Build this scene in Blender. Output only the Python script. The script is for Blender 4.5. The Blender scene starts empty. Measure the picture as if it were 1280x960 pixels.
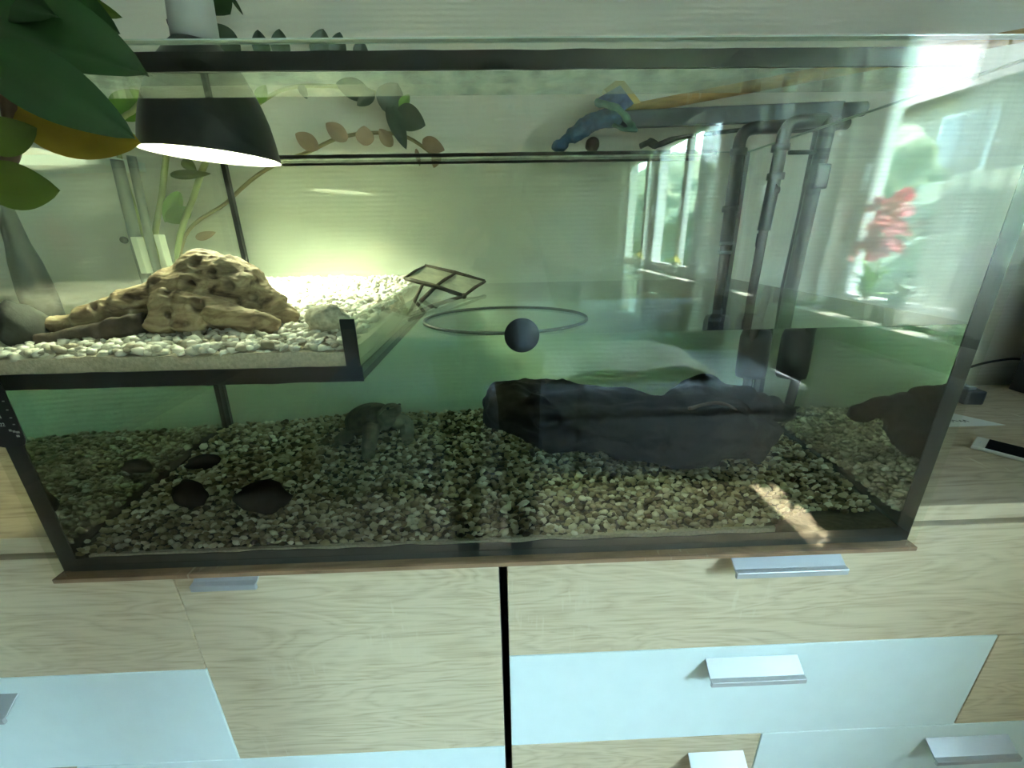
import bpy, bmesh, math, random
from mathutils import Vector, Matrix, noise, Quaternion
from math import pi, sin, cos, radians, sqrt

random.seed(7)
S = bpy.context.scene
COL = S.collection

# ------------------------------------------------------------------ camera
FPX = 521.26                      # focal length in pixels of a 1280 px wide frame
PITCH, YAW, ROLL = 0.3422, 0.0268, -0.0180
CAM = Vector((0.0137, -0.4678, 0.4291))
FWD = Vector((sin(YAW) * cos(PITCH), cos(YAW) * cos(PITCH), -sin(PITCH)))
_x = Vector((cos(YAW), -sin(YAW), 0))
_u = _x.cross(FWD)
RIGHT = _x * cos(ROLL) + _u * sin(ROLL)
UP = -_x * sin(ROLL) + _u * cos(ROLL)
cd = bpy.data.cameras.new('camera')
cam = bpy.data.objects.new('camera', cd)
COL.objects.link(cam)
cd.sensor_width = 36.0
cd.lens = FPX / 1280 * 36.0
cd.clip_start = 0.01
m = Matrix((RIGHT, UP, -FWD)).transposed().to_4x4()
m.translation = CAM
cam.matrix_world = m
S.camera = cam

# ------------------------------------------------------------------ world, sun, exposure
S.view_settings.view_transform = 'Standard'
S.view_settings.look = 'None'
S.view_settings.gamma = 1.0
S.view_settings.use_curve_mapping = False
S.view_settings.exposure = 1.47
S.cycles.max_bounces = 12
S.cycles.diffuse_bounces = 5
S.cycles.glossy_bounces = 5
S.cycles.transmission_bounces = 8
S.cycles.transparent_max_bounces = 24
S.cycles.sample_clamp_indirect = 6.0
S.cycles.use_denoising = True
S.cycles.caustics_reflective = True
S.cycles.caustics_refractive = True

w = bpy.data.worlds.new('sky')
S.world = w
w.use_nodes = True
nt = w.node_tree
sky = nt.nodes.new('ShaderNodeTexSky')
sky.sky_type = 'NISHITA'
sky.sun_disc = False
sky.sun_elevation = radians(71.5)
sky.sun_rotation = radians(95)
sky.air_density = 1.0
sky.dust_density = 2.5
sky.ozone_density = 1.0
bg = nt.nodes['Background']
bg.inputs['Strength'].default_value = 11.5
tint = nt.nodes.new('ShaderNodeMix'); tint.data_type = 'RGBA'; tint.blend_type = 'MULTIPLY'; tint.inputs['Factor'].default_value = 1.0
tint.inputs['B'].default_value = (0.91, 1.10, 0.93, 1)      # the photograph's slightly green white balance
nt.links.new(sky.outputs[0], tint.inputs['A'])
nt.links.new(tint.outputs['Result'], bg.inputs['Color'])

sd = bpy.data.lights.new('sun', 'SUN')
sd.energy = 45.0
sd.angle = radians(0.6)
sd.color = (0.96, 0.97, 0.80)
sun = bpy.data.objects.new('sun', sd)
COL.objects.link(sun)
sun_dir = Vector((-cos(radians(71.5)) * 0.97, 0.07, -sin(radians(71.5))))
sun.rotation_euler = sun_dir.to_track_quat('-Z', 'Y').to_euler()

FLOOR = -0.86
XR, XL, YB, YF, ZC = 1.84, -2.7, 0.665, -5.8, 1.66
WINDOWS = [(-0.95, -1.90), (-2.40, -2.78), (-3.30, -5.00)]     # openings in the right wall (y0, y1)
WZ0, WZ1 = 0.0, 1.42
for (a, b) in WINDOWS:                                     # portals guide the daylight through the openings
    pl = bpy.data.lights.new('window_portal', 'AREA')
    pl.shape = 'RECTANGLE'
    pl.size, pl.size_y = abs(a - b), WZ1 - WZ0
    pl.cycles.is_portal = True
    po = bpy.data.objects.new('window_portal', pl)
    COL.objects.link(po)
    po.location = (XR + 0.26, (a + b) / 2, (WZ0 + WZ1) / 2)
    po.rotation_euler = Vector((-1, 0, 0)).to_track_quat('-Z', 'Z').to_euler()

# tank measures (base of the tank is z = 0)
HW, TH, TD, ZW = 0.60, 0.60, 0.588, 0.319      # half width, height, depth, water level

# ------------------------------------------------------------------ sight helpers: a point of the place seen at (px, py)
def _ray(px, py):
    return (FWD * FPX + RIGHT * (px - 640) - UP * (py - 480)).normalized()
def _hit(o, r, axis, v):
    return o + r * ((v - o[axis]) / r[axis])
def atY(px, py, y): return _hit(CAM, _ray(px, py), 1, y)
def atZ(px, py, z): return _hit(CAM, _ray(px, py), 2, z)
def atX(px, py, x): return _hit(CAM, _ray(px, py), 0, x)
def _wet(px, py):
    r = _ray(px, py)
    o = CAM + r * (-CAM.y / r.y)
    n = 1.333
    s = Vector((r.x / n, 0, r.z / n))
    s.y = sqrt(1 - s.length_squared)
    return o, s
def wetY(px, py, y): o, s = _wet(px, py); return _hit(o, s, 1, y)
def wetZ(px, py, z): o, s = _wet(px, py); return _hit(o, s, 2, z)

# ------------------------------------------------------------------ object helpers
def link(name, me, mat=None, parent=None):
    o = bpy.data.objects.new(name, me)
    COL.objects.link(o)
    if mat is not None and me is not None:
        if len(me.materials) == 0:
            me.materials.append(mat)
    if parent is not None:
        o.parent = parent
    return o
def tag(o, label=None, cat=None, group=None, kind=None):
    if label: o['label'] = label
    if cat: o['category'] = cat
    if group: o['group'] = group
    if kind: o['kind'] = kind
    return o
def thing(name, label, cat, group=None, loc=(0, 0, 0)):
    o = bpy.data.objects.new(name, None)
    COL.objects.link(o)
    o.location = loc
    o.empty_display_size = 0.02
    return tag(o, label, cat, group)

class MB:
    """collects shapes of one mesh"""
    def __init__(s): s.v, s.f, s.sm = [], [], []
    def add(s, vs, fs, smooth=False):
        k = len(s.v)
        s.v += [tuple(x) for x in vs]
        s.f += [tuple(i + k for i in f) for f in fs]
        s.sm += [smooth] * len(fs)
        return s
    def box(s, x0, x1, y0, y1, z0, z1, M=None):
        vs = [Vector((x, y, z)) for x in (x0, x1) for y in (y0, y1) for z in (z0, z1)]
        if M is not None: vs = [M @ v for v in vs]
        return s.add(vs, [(0, 1, 3, 2), (4, 6, 7, 5), (0, 4, 5, 1), (2, 3, 7, 6), (0, 2, 6, 4), (1, 5, 7, 3)])
    def prism(s, pts, a, b, axis=0):
        """closed outline pts (2 coords) extruded along an axis from a to b"""
        n = len(pts)
        def mk(p, t):
            if axis == 0: return (t, p[0], p[1])
            if axis == 1: return (p[0], t, p[1])
            return (p[0], p[1], t)
        vs = [mk(p, a) for p in pts] + [mk(p, b) for p in pts]
        fs = [tuple(range(n))[::-1], tuple(range(n, 2 * n))]
        fs += [(i, (i + 1) % n, n + (i + 1) % n, n + i) for i in range(n)]
        return s.add(vs, fs)
    def tube(s, pts, rad, n=10, cap=True, squash=1.0):
        pts = [Vector(p) for p in pts]
        if not hasattr(rad, '__len__'): rad = [rad] * len(pts)
        t0 = (pts[1] - pts[0]).normalized()
        ref = Vector((0, 0, 1)) if abs(t0.z) < 0.9 else Vector((1, 0, 0))
        u = t0.cross(ref).normalized()
        vs, fs = [], []
        for i, p in enumerate(pts):
            t = (pts[min(i + 1, len(pts) - 1)] - pts[max(i - 1, 0)]).normalized()
            u = (u - t * u.dot(t)).normalized()
            v = t.cross(u)
            for k in range(n):
                a = 2 * pi * k / n
                vs.append(p + (u * cos(a) + v * sin(a) * squash) * rad[i])
        for i in range(len(pts) - 1):
            for k in range(n):
                fs.append((i * n + k, i * n + (k + 1) % n, (i + 1) * n + (k + 1) % n, (i + 1) * n + k))
        if cap:
            fs.append(tuple(range(n))[::-1])
            fs.append(tuple(range((len(pts) - 1) * n, len(pts) * n)))
        return s.add(vs, fs, True)
    def lathe(s, prof, n=32, M=None, closed=False):
        vs, fs = [], []
        for (r, z) in prof:
            for k in range(n):
                a = 2 * pi * k / n
                p = Vector((r * cos(a), r * sin(a), z))
                vs.append(M @ p if M is not None else p)
        L = len(prof)
        for i in range(L - 1 if not closed else L):
            j = (i + 1) % L
            for k in range(n):
                fs.append((i * n + k, i * n + (k + 1) % n, j * n + (k + 1) % n, j * n + k))
        return s.add(vs, fs, True)
    def ball(s, c, r, sub=2, scale=(1, 1, 1), M=None, jit=0.0, seed=0.0):
        bm = bmesh.new()
        bmesh.ops.create_icosphere(bm, subdivisions=sub, radius=1)
        vs = []
        for v in bm.verts:
            p = v.co.copy()
            if jit: p *= 1 + jit * noise.noise(p * 1.6 + Vector((seed, seed * 1.7, 3.1)))
            p = Vector((p.x * scale[0], p.y * scale[1], p.z * scale[2])) * r
            if M is not None: p = M @ p
            vs.append(p + Vector(c))
        fs = [tuple(v.index for v in f.verts) for f in bm.faces]
        bm.free()
        return s.add(vs, fs, True)
    def grid(s, fn, nu, nv):
        vs = [fn(i / nu, j / nv) for i in range(nu + 1) for j in range(nv + 1)]
        fs = [(i * (nv + 1) + j, (i + 1) * (nv + 1) + j, (i + 1) * (nv + 1) + j + 1, i * (nv + 1) + j + 1) for i in range(nu) for j in range(nv)]
        return s.add(vs, fs, True)
    def mesh(s, name='m'):
        me = bpy.data.meshes.new(name)
        me.from_pydata(s.v, [], s.f)
        for p, q in zip(me.polygons, s.sm): p.use_smooth = q
        me.validate()
        return me
    def build(s, name, mat, parent=None, bevel=0, seg=2, fix=True):
        me = s.mesh(name)
        bm = bmesh.new(); bm.from_mesh(me)
        if fix: bmesh.ops.recalc_face_normals(bm, faces=bm.faces)
        if bevel:
            ed = [e for e in bm.edges if len(e.link_faces) == 2 and e.calc_face_angle(0) > 0.6]
            bmesh.ops.bevel(bm, geom=ed, offset=bevel, segments=seg, affect='EDGES', profile=0.6)
        bm.to_mesh(me); bm.free()
        return link(name, me, mat, parent)

def fuse(mb, voxel, smooth=2, disp=None):
    """melt the shapes of a collector into one continuous surface"""
    me = mb.mesh('tmp')
    o = bpy.data.objects.new('tmp', me); COL.objects.link(o)
    r = o.modifiers.new('r', 'REMESH'); r.mode = 'VOXEL'; r.voxel_size = voxel
    if smooth:
        sm = o.modifiers.new('s', 'SMOOTH'); sm.iterations = smooth; sm.factor = 0.5
    dg = bpy.context.evaluated_depsgraph_get()
    out = bpy.data.meshes.new_from_object(o.evaluated_get(dg))
    bpy.data.objects.remove(o); bpy.data.meshes.remove(me)
    if disp:
        nr = [v.normal.copy() for v in out.vertices]
        for v, n_ in zip(out.vertices, nr):
            v.co = disp(v.co.copy(), n_)
    for p in out.polygons: p.use_smooth = True
    return out

def smoothpath(pts, k=6):
    """catmull-rom through points"""
    P = [Vector(p) for p in pts]
    out = []
    for i in range(len(P) - 1):
        a, b, c, d = P[max(i - 1, 0)], P[i], P[i + 1], P[min(i + 2, len(P) - 1)]
        for j in range(k):
            t = j / k
            out.append(0.5 * ((2 * b) + (c - a) * t + (2 * a - 5 * b + 4 * c - d) * t * t + (3 * b - a - 3 * c + d) * t ** 3))
    out.append(P[-1])
    return out

# ------------------------------------------------------------------ materials
MATS = {}
def newmat(name):
    mt = bpy.data.materials.new(name); mt.use_nodes = True
    MATS[name] = mt
    return mt, mt.node_tree, mt.node_tree.nodes['Principled BSDF']
def N(nt, t, **kw):
    n = nt.nodes.new(t)
    for k, v in kw.items():
        if k in n.inputs.keys() if hasattr(n.inputs, 'keys') else False: n.inputs[k].default_value = v
        else: setattr(n, k, v)
    return n
def ramp(nt, stops):
    r = nt.nodes.new('ShaderNodeValToRGB')
    el = r.color_ramp.elements
    while len(el) < len(stops): el.new(0.5)
    for e, (p, c) in zip(el, stops):
        e.position = p; e.color = (*c, 1)
    return r
def plain(name, col, rough=0.5, metal=0.0, var=0.0, scale=20.0, bump=0.0, bscale=None, spec=None, coat=0):
    mt, nt, b = newmat(name)
    b.inputs['Roughness'].default_value = rough
    b.inputs['Metallic'].default_value = metal
    if spec is not None: b.inputs['Specular IOR Level'].default_value = spec
    if coat: b.inputs['Coat Weight'].default_value = coat
    tc = nt.nodes.new('ShaderNodeTexCoord')
    nz = nt.nodes.new('ShaderNodeTexNoise')
    nz.inputs['Scale'].default_value = scale; nz.inputs['Detail'].default_value = 5
    nt.links.new(tc.outputs['Object'], nz.inputs['Vector'])
    v = max(var, 0.02)
    r = ramp(nt, [(0.3, tuple(c * (1 - v) for c in col)), (0.7, tuple(min(1, c * (1 + v)) for c in col))])
    nt.links.new(nz.outputs['Fac'], r.inputs['Fac'])
    nt.links.new(r.outputs['Color'], b.inputs['Base Color'])
    if bump:
        n2 = nt.nodes.new('ShaderNodeTexNoise'); n2.inputs['Scale'].default_value = bscale or scale; n2.inputs['Detail'].default_value = 6
        nt.links.new(tc.outputs['Object'], n2.inputs['Vector'])
        bp = nt.nodes.new('ShaderNodeBump'); bp.inputs['Strength'].default_value = bump; bp.inputs['Distance'].default_value = 0.004
        nt.links.new(n2.outputs['Fac'], bp.inputs['Height'])
        nt.links.new(bp.outputs['Normal'], b.inputs['Normal'])
    return mt
def schlick(nt, f0):
    """Fresnel reflectance that is the same from both sides of a pane"""
    g = nt.nodes.new('ShaderNodeNewGeometry')
    d = nt.nodes.new('ShaderNodeVectorMath'); d.operation = 'DOT_PRODUCT'
    nt.links.new(g.outputs['Incoming'], d.inputs[0]); nt.links.new(g.outputs['Normal'], d.inputs[1])
    a = nt.nodes.new('ShaderNodeMath'); a.operation = 'ABSOLUTE'; nt.links.new(d.outputs['Value'], a.inputs[0])
    s = nt.nodes.new('ShaderNodeMath'); s.operation = 'SUBTRACT'; s.inputs[0].default_value = 1; nt.links.new(a.outputs[0], s.inputs[1])
    p = nt.nodes.new('ShaderNodeMath'); p.operation = 'POWER'; p.inputs[1].default_value = 5; nt.links.new(s.outputs[0], p.inputs[0])
    k = nt.nodes.new('ShaderNodeMath'); k.operation = 'MULTIPLY_ADD'; k.inputs[1].default_value = 1 - f0; k.inputs[2].default_value = f0
    nt.links.new(p.outputs[0], k.inputs[0])
    return k.outputs[0]
def glassy(name, tint, f0=0.042, dirt=0.0, dirt_scale=30, dcol=(0.6, 0.68, 0.58)):
    mt = bpy.data.materials.new(name); mt.use_nodes = True
    nt = mt.node_tree; nt.nodes.clear()
    out = nt.nodes.new('ShaderNodeOutputMaterial')
    t = nt.nodes.new('ShaderNodeBsdfTransparent'); t.inputs['Color'].default_value = (*tint, 1)
    g = nt.nodes.new('ShaderNodeBsdfGlossy'); g.inputs['Roughness'].default_value = 0.0; g.inputs['Color'].default_value = (1, 1, 1, 1)
    mx = nt.nodes.new('ShaderNodeMixShader')
    nt.links.new(schlick(nt, f0), mx.inputs[0]); nt.links.new(t.outputs[0], mx.inputs[1]); nt.links.new(g.outputs[0], mx.inputs[2])
    last = mx
    if dirt:
        tc = nt.nodes.new('ShaderNodeTexCoord')
        nz = nt.nodes.new('ShaderNodeTexNoise'); nz.inputs['Scale'].default_value = dirt_scale; nz.inputs['Detail'].default_value = 8
        nt.links.new(tc.outputs['Object'], nz.inputs['Vector'])
        r = nt.nodes.new('ShaderNodeMapRange'); r.inputs[1].default_value = 0.42; r.inputs[2].default_value = 0.8
        r.inputs[3].default_value = dirt * 0.25; r.inputs[4].default_value = dirt * 2
        nt.links.new(nz.outputs['Fac'], r.inputs[0])
        df = nt.nodes.new('ShaderNodeBsdfDiffuse'); df.inputs['Color'].default_value = (*dcol, 1)
        m2 = nt.nodes.new('ShaderNodeMixShader')
        nt.links.new(r.outputs[0], m2.inputs[0]); nt.links.new(mx.outputs[0], m2.inputs[1]); nt.links.new(df.outputs[0], m2.inputs[2])
        last = m2
    nt.links.new(last.outputs[0], out.inputs['Surface'])
    return mt

def oak(name, dark=(0.43, 0.335, 0.20), light=(0.64, 0.54, 0.365), sx=1.0, off=0.0):
    """light sawn oak: long horizontal grain, cathedral figure, pale saw marks across it"""
    mt, nt, b = newmat(name)
    b.inputs['Roughness'].default_value = 0.5
    tc = nt.nodes.new('ShaderNodeTexCoord')
    mp = nt.nodes.new('ShaderNodeMapping'); mp.inputs['Location'].default_value = (off, off * 0.7, off * 1.3)
    mp.inputs['Scale'].default_value = (1.5 * sx, 6, 7.5)
    nt.links.new(tc.outputs['Object'], mp.inputs['Vector'])
    n1 = nt.nodes.new('ShaderNodeTexNoise'); n1.inputs['Scale'].default_value = 1.6; n1.inputs['Detail'].default_value = 3; n1.inputs['Distortion'].default_value = 0.7
    nt.links.new(mp.outputs[0], n1.inputs['Vector'])
    mul = nt.nodes.new('ShaderNodeMath'); mul.operation = 'MULTIPLY'; mul.inputs[1].default_value = 11
    nt.links.new(n1.outputs['Fac'], mul.inputs[0])
    fr = nt.nodes.new('ShaderNodeMath'); fr.operation = 'PINGPONG'; fr.inputs[1].default_value = 0.5
    nt.links.new(mul.outputs[0], fr.inputs[0])
    mp2 = nt.nodes.new('ShaderNodeMapping'); mp2.inputs['Scale'].default_value = (9 * sx, 120, 190); mp2.inputs['Location'].default_value = (off, 0, off)
    nt.links.new(tc.outputs['Object'], mp2.inputs['Vector'])
    n2 = nt.nodes.new('ShaderNodeTexNoise'); n2.inputs['Scale'].default_value = 1.0; n2.inputs['Detail'].default_value = 4; n2.inputs['Distortion'].default_value = 0.4
    nt.links.new(mp2.outputs[0], n2.inputs['Vector'])
    ad = nt.nodes.new('ShaderNodeMath'); ad.operation = 'MULTIPLY_ADD'; ad.inputs[1].default_value = 0.70
    nt.links.new(fr.outputs[0], ad.inputs[0]); nt.links.new(n2.outputs['Fac'], ad.inputs[2])
    r = ramp(nt, [(0.28, dark), (0.52, tuple((a * 0.45 + c * 0.55) for a, c in zip(dark, light))), (0.82, light)])
    nt.links.new(ad.outputs[0], r.inputs['Fac'])
    # saw marks: short pale strokes across the grain, in patches
    mp3 = nt.nodes.new('ShaderNodeMapping'); mp3.inputs['Scale'].default_value = (130, 30, 20); mp3.inputs['Location'].default_value = (off * 2, 0, off)
    nt.links.new(tc.outputs['Object'], mp3.inputs['Vector'])
    n3 = nt.nodes.new('ShaderNodeTexNoise'); n3.inputs['Scale'].default_value = 1; n3.inputs['Detail'].default_value = 1
    nt.links.new(mp3.outputs[0], n3.inputs['Vector'])
    n4 = nt.nodes.new('ShaderNodeTexNoise'); n4.inputs['Scale'].default_value = 6; n4.inputs['Detail'].default_value = 0
    nt.links.new(tc.outputs['Object'], n4.inputs['Vector'])
    m3 = nt.nodes.new('ShaderNodeMapRange'); m3.inputs[1].default_value = 0.60; m3.inputs[2].default_value = 0.72; nt.links.new(n3.outputs['Fac'], m3.inputs[0])
    m4 = nt.nodes.new('ShaderNodeMapRange'); m4.inputs[1].default_value = 0.58; m4.inputs[2].default_value = 0.72; nt.links.new(n4.outputs['Fac'], m4.inputs[0])
    mm = nt.nodes.new('ShaderNodeMath'); mm.operation = 'MULTIPLY'; nt.links.new(m3.outputs[0], mm.inputs[0]); nt.links.new(m4.outputs[0], mm.inputs[1])
    m5 = nt.nodes.new('ShaderNodeMath'); m5.operation = 'MULTIPLY'; m5.inputs[1].default_value = 0.38; nt.links.new(mm.outputs[0], m5.inputs[0])
    mix = nt.nodes.new('ShaderNodeMix'); mix.data_type = 'RGBA'; mix.inputs['B'].default_value = (0.70, 0.63, 0.46, 1)
    nt.links.new(m5.outputs[0], mix.inputs['Factor']); nt.links.new(r.outputs['Color'], mix.inputs['A'])
    nt.links.new(mix.outputs['Result'], b.inputs['Base Color'])
    bp = nt.nodes.new('ShaderNodeBump'); bp.inputs['Strength'].default_value = 0.15; bp.inputs['Distance'].default_value = 0.001
    nt.links.new(ad.outputs[0], bp.inputs['Height']); nt.links.new(bp.outputs['Normal'], b.inputs['Normal'])
    return mt

def pebble_mat(name, stops, island, rough=0.45, scale=60):
    mt, nt, b = newmat(name)
    b.inputs['Roughness'].default_value = rough
    b.inputs['Specular IOR Level'].default_value = 0.2
    if island:
        src = nt.nodes.new('ShaderNodeNewGeometry').outputs['Random Per Island']
    else:
        src = nt.nodes.new('ShaderNodeObjectInfo').outputs['Random']
    tc = nt.nodes.new('ShaderNodeNewGeometry')
    nz = nt.nodes.new('ShaderNodeTexNoise'); nz.inputs['Scale'].default_value = scale; nz.inputs['Detail'].default_value = 4
    nt.links.new(tc.outputs['Position'], nz.inputs['Vector'])
    ad = nt.nodes.new('ShaderNodeMath'); ad.operation = 'MULTIPLY_ADD'; ad.inputs[1].default_value = 0.35
    sb = nt.nodes.new('ShaderNodeMath'); sb.operation = 'SUBTRACT'; sb.inputs[1].default_value = 0.175
    nt.links.new(nz.outputs['Fac'], ad.inputs[0]); nt.links.new(src, sb.inputs[0]); nt.links.new(sb.outputs[0], ad.inputs[2])
    r = ramp(nt, stops)
    nt.links.new(ad.outputs[0], r.inputs['Fac']); nt.links.new(r.outputs['Color'], b.inputs['Base Color'])
    return mt

def wallpaper(name, col, ribs=True):
    """white woodchip-like paper with fine uneven horizontal ribs"""
    mt, nt, b = newmat(name)
    b.inputs['Roughness'].default_value = 0.75
    b.inputs['Base Color'].default_value = (*col, 1)
    tc = nt.nodes.new('ShaderNodeTexCoord')
    mp = nt.nodes.new('ShaderNodeMapping'); mp.inputs['Scale'].default_value = (40, 40, 170)
    nt.links.new(tc.outputs['Object'], mp.inputs['Vector'])
    nz = nt.nodes.new('ShaderNodeTexNoise'); nz.inputs['Scale'].default_value = 1.0; nz.inputs['Detail'].default_value = 3
    nt.links.new(mp.outputs[0], nz.inputs['Vector'])
    wv = nt.nodes.new('ShaderNodeTexWave'); wv.bands_direction = 'Z'; wv.inputs['Scale'].default_value = 28; wv.inputs['Distortion'].default_value = 1.6
    wv.inputs['Detail'].default_value = 2; wv.inputs['Detail Scale'].default_value = 0.6
    nt.links.new(tc.outputs['Object'], wv.inputs['Vector'])
    ad = nt.nodes.new('ShaderNodeMath'); ad.operation = 'MULTIPLY_ADD'; ad.inputs[1].default_value = 0.6
    nt.links.new(wv.outputs['Fac'], ad.inputs[0]); nt.links.new(nz.outputs['Fac'], ad.inputs[2])
    bp = nt.nodes.new('ShaderNodeBump'); bp.inputs['Strength'].default_value = 0.30 if ribs else 0.12; bp.inputs['Distance'].default_value = 0.0018
    nt.links.new(ad.outputs[0], bp.inputs['Height']); nt.links.new(bp.outputs['Normal'], b.inputs['Normal'])
    return mt

def leafmat(name, col, rough=0.35, vein=(0.2, 0.3, 0.1), trans=0.0, var=0.25):
    mt, nt, b = newmat(name)
    b.inputs['Roughness'].default_value = rough
    tc = nt.nodes.new('ShaderNodeTexCoord')
    nz = nt.nodes.new('ShaderNodeTexNoise'); nz.inputs['Scale'].default_value = 14; nz.inputs['Detail'].default_value = 4
    nt.links.new(tc.outputs['Object'], nz.inputs['Vector'])
    r = ramp(nt, [(0.3, tuple(c * (1 - var) for c in col)), (0.72, tuple(min(1, c * (1 + var)) for c in col))])
    nt.links.new(nz.outputs['Fac'], r.inputs['Fac'])
    nt.links.new(r.outputs['Color'], b.inputs['Base Color'])
    if trans:
        b.inputs['Subsurface Weight'].default_value = 0.0
        out = nt.nodes['Material Output']
        tr = nt.nodes.new('ShaderNodeBsdfTranslucent'); nt.links.new(r.outputs['Color'], tr.inputs['Color'])
        mx = nt.nodes.new('ShaderNodeMixShader'); mx.inputs[0].default_value = trans
        nt.links.new(b.outputs[0], mx.inputs[1]); nt.links.new(tr.outputs[0], mx.inputs[2]); nt.links.new(mx.outputs[0], out.inputs['Surface'])
    return mt

M_wall = wallpaper('ribbed_wallpaper', (0.84, 0.83, 0.76))
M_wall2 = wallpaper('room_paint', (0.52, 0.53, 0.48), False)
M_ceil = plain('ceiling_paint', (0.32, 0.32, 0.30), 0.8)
M_white = plain('white_lacquer', (0.76, 0.88, 0.86), 0.35)
M_frame = plain('window_plastic', (0.82, 0.83, 0.84), 0.3)
M_oak = oak('sonoma_oak_front', off=0.0)
M_oak2 = oak('sonoma_oak_front_b', off=3.7)
M_oak3 = oak('sonoma_oak_front_c', off=8.1)
M_oaktop = oak('sonoma_oak_top', dark=(0.27, 0.20, 0.13), light=(0.46, 0.37, 0.26), off=5.2)
M_carc = plain('carcass_dark', (0.03, 0.03, 0.028), 0.6)
M_edge = plain('carcass_edge', (0.20, 0.16, 0.12), 0.5)
M_alu = plain('brushed_aluminium', (0.48, 0.50, 0.51), 0.40, 0.35)
M_board = oak('plywood_edge', dark=(0.13, 0.075, 0.04), light=(0.30, 0.18, 0.10), off=1.2)
M_sil = plain('black_silicone', (0.006, 0.007, 0.007), 0.28)
M_glass = glassy('tank_glass', (0.968, 0.985, 0.955))
M_glassd = glassy('tank_glass_dusty', (0.965, 0.985, 0.945), dirt=0.012, dirt_scale=14)
M_strut = glassy('brace_glass_limescale', (0.93, 0.975, 0.94), dirt=0.20, dirt_scale=40, dcol=(0.62, 0.70, 0.62))
M_gedge = plain('glass_edge', (0.62, 0.72, 0.64), 0.15)
M_pane = glassy('window_glass', (0.97, 0.985, 0.98))
M_sand = plain('sand', (0.52, 0.47, 0.36), 0.85, var=0.2, scale=260, bump=0.4, bscale=500)
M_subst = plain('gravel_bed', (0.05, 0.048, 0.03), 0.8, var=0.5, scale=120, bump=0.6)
BROWN = [(0.0, (0.06, 0.045, 0.022)), (0.18, (0.20, 0.15, 0.08)), (0.5, (0.46, 0.38, 0.23)), (0.78, (0.66, 0.59, 0.41)), (1.0, (0.90, 0.86, 0.72))]
PALE = [(0.0, (0.30, 0.26, 0.19)), (0.2, (0.52, 0.50, 0.42)), (0.6, (0.70, 0.69, 0.60)), (1.0, (0.85, 0.85, 0.80))]
M_pebI = pebble_mat('river_gravel', BROWN, True)
M_pebO = pebble_mat('river_pebble', BROWN, False)
M_whiI = pebble_mat('pale_gravel', PALE, True)
M_whiO = pebble_mat('pale_pebble', PALE, False)
M_black = plain('black_plastic', (0.012, 0.012, 0.013), 0.35)
M_rubber = plain('black_rubber', (0.016, 0.017, 0.018), 0.5)
M_stone = plain('black_stone', (0.007, 0.007, 0.008), 0.8, spec=0.08, var=0.4, scale=60, bump=0.4)
M_rock = plain('dark_mossy_rock', (0.022, 0.025, 0.018), 0.8, var=0.5, scale=40, bump=0.8)

# ================================================================== THE ROOM
def struct(name, mb, mat, parent=None, **k):
    o = mb.build(name, mat, parent, **k)
    if parent is None: o['kind'] = 'structure'
    return o
T = 0.14
struct('wall_back', MB().box(XL - T, XR + 0.3, YB, YB + T, FLOOR - 0.1, ZC + 0.1), M_wall)
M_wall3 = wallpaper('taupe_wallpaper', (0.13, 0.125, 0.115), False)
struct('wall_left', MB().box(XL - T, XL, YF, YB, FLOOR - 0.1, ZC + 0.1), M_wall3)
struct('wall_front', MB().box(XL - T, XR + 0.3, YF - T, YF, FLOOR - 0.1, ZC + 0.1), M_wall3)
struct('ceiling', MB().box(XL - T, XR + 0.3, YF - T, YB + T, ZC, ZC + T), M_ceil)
# right wall with three openings
mb = MB(); WT = 0.24
mb.box(XR, XR + WT, YF, YB, FLOOR - 0.1, WZ0)
mb.box(XR, XR + WT, YF, YB, WZ1, ZC + 0.1)
ys = [YB] + [y for ab in WINDOWS for y in ab] + [YF]
for i in range(0, len(ys), 2):
    mb.box(XR, XR + WT, ys[i + 1], ys[i], WZ0, WZ1)
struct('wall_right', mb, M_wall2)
# laminate floor, one board each
fl = struct('floor', MB().box(XL, XR, YF, YB, FLOOR - 0.06, FLOOR - 0.004), plain('screed', (0.10, 0.08, 0.06), 0.8))
M_plank = oak('laminate_plank', dark=(0.22, 0.16, 0.11), light=(0.40, 0.32, 0.23), off=2.2)
nb = 24; pw = (XR - XL) / nb
for i in range(nb):
    x0 = XL + i * pw
    cut = YF + (YB - YF) * (0.3 + 0.4 * ((i * 0.37) % 1))
    for a, b in ((YF, cut), (cut, YB)):
        MB().box(x0 + 0.0008, x0 + pw - 0.0008, a + 0.0008, b - 0.0008, FLOOR - 0.004, FLOOR).build('plank', M_plank, fl)
for nm, bx in (('baseboard_back', (XL, XR, YB - 0.015, YB)), ('baseboard_left', (XL, XL + 0.015, YF, YB - 0.015)), ('baseboard_right', (XR - 0.015, XR, YF, YB - 0.015))):
    struct(nm, MB().box(*bx, FLOOR, FLOOR + 0.07), M_edge if nm == 'baseboard_left' else M_white)
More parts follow.
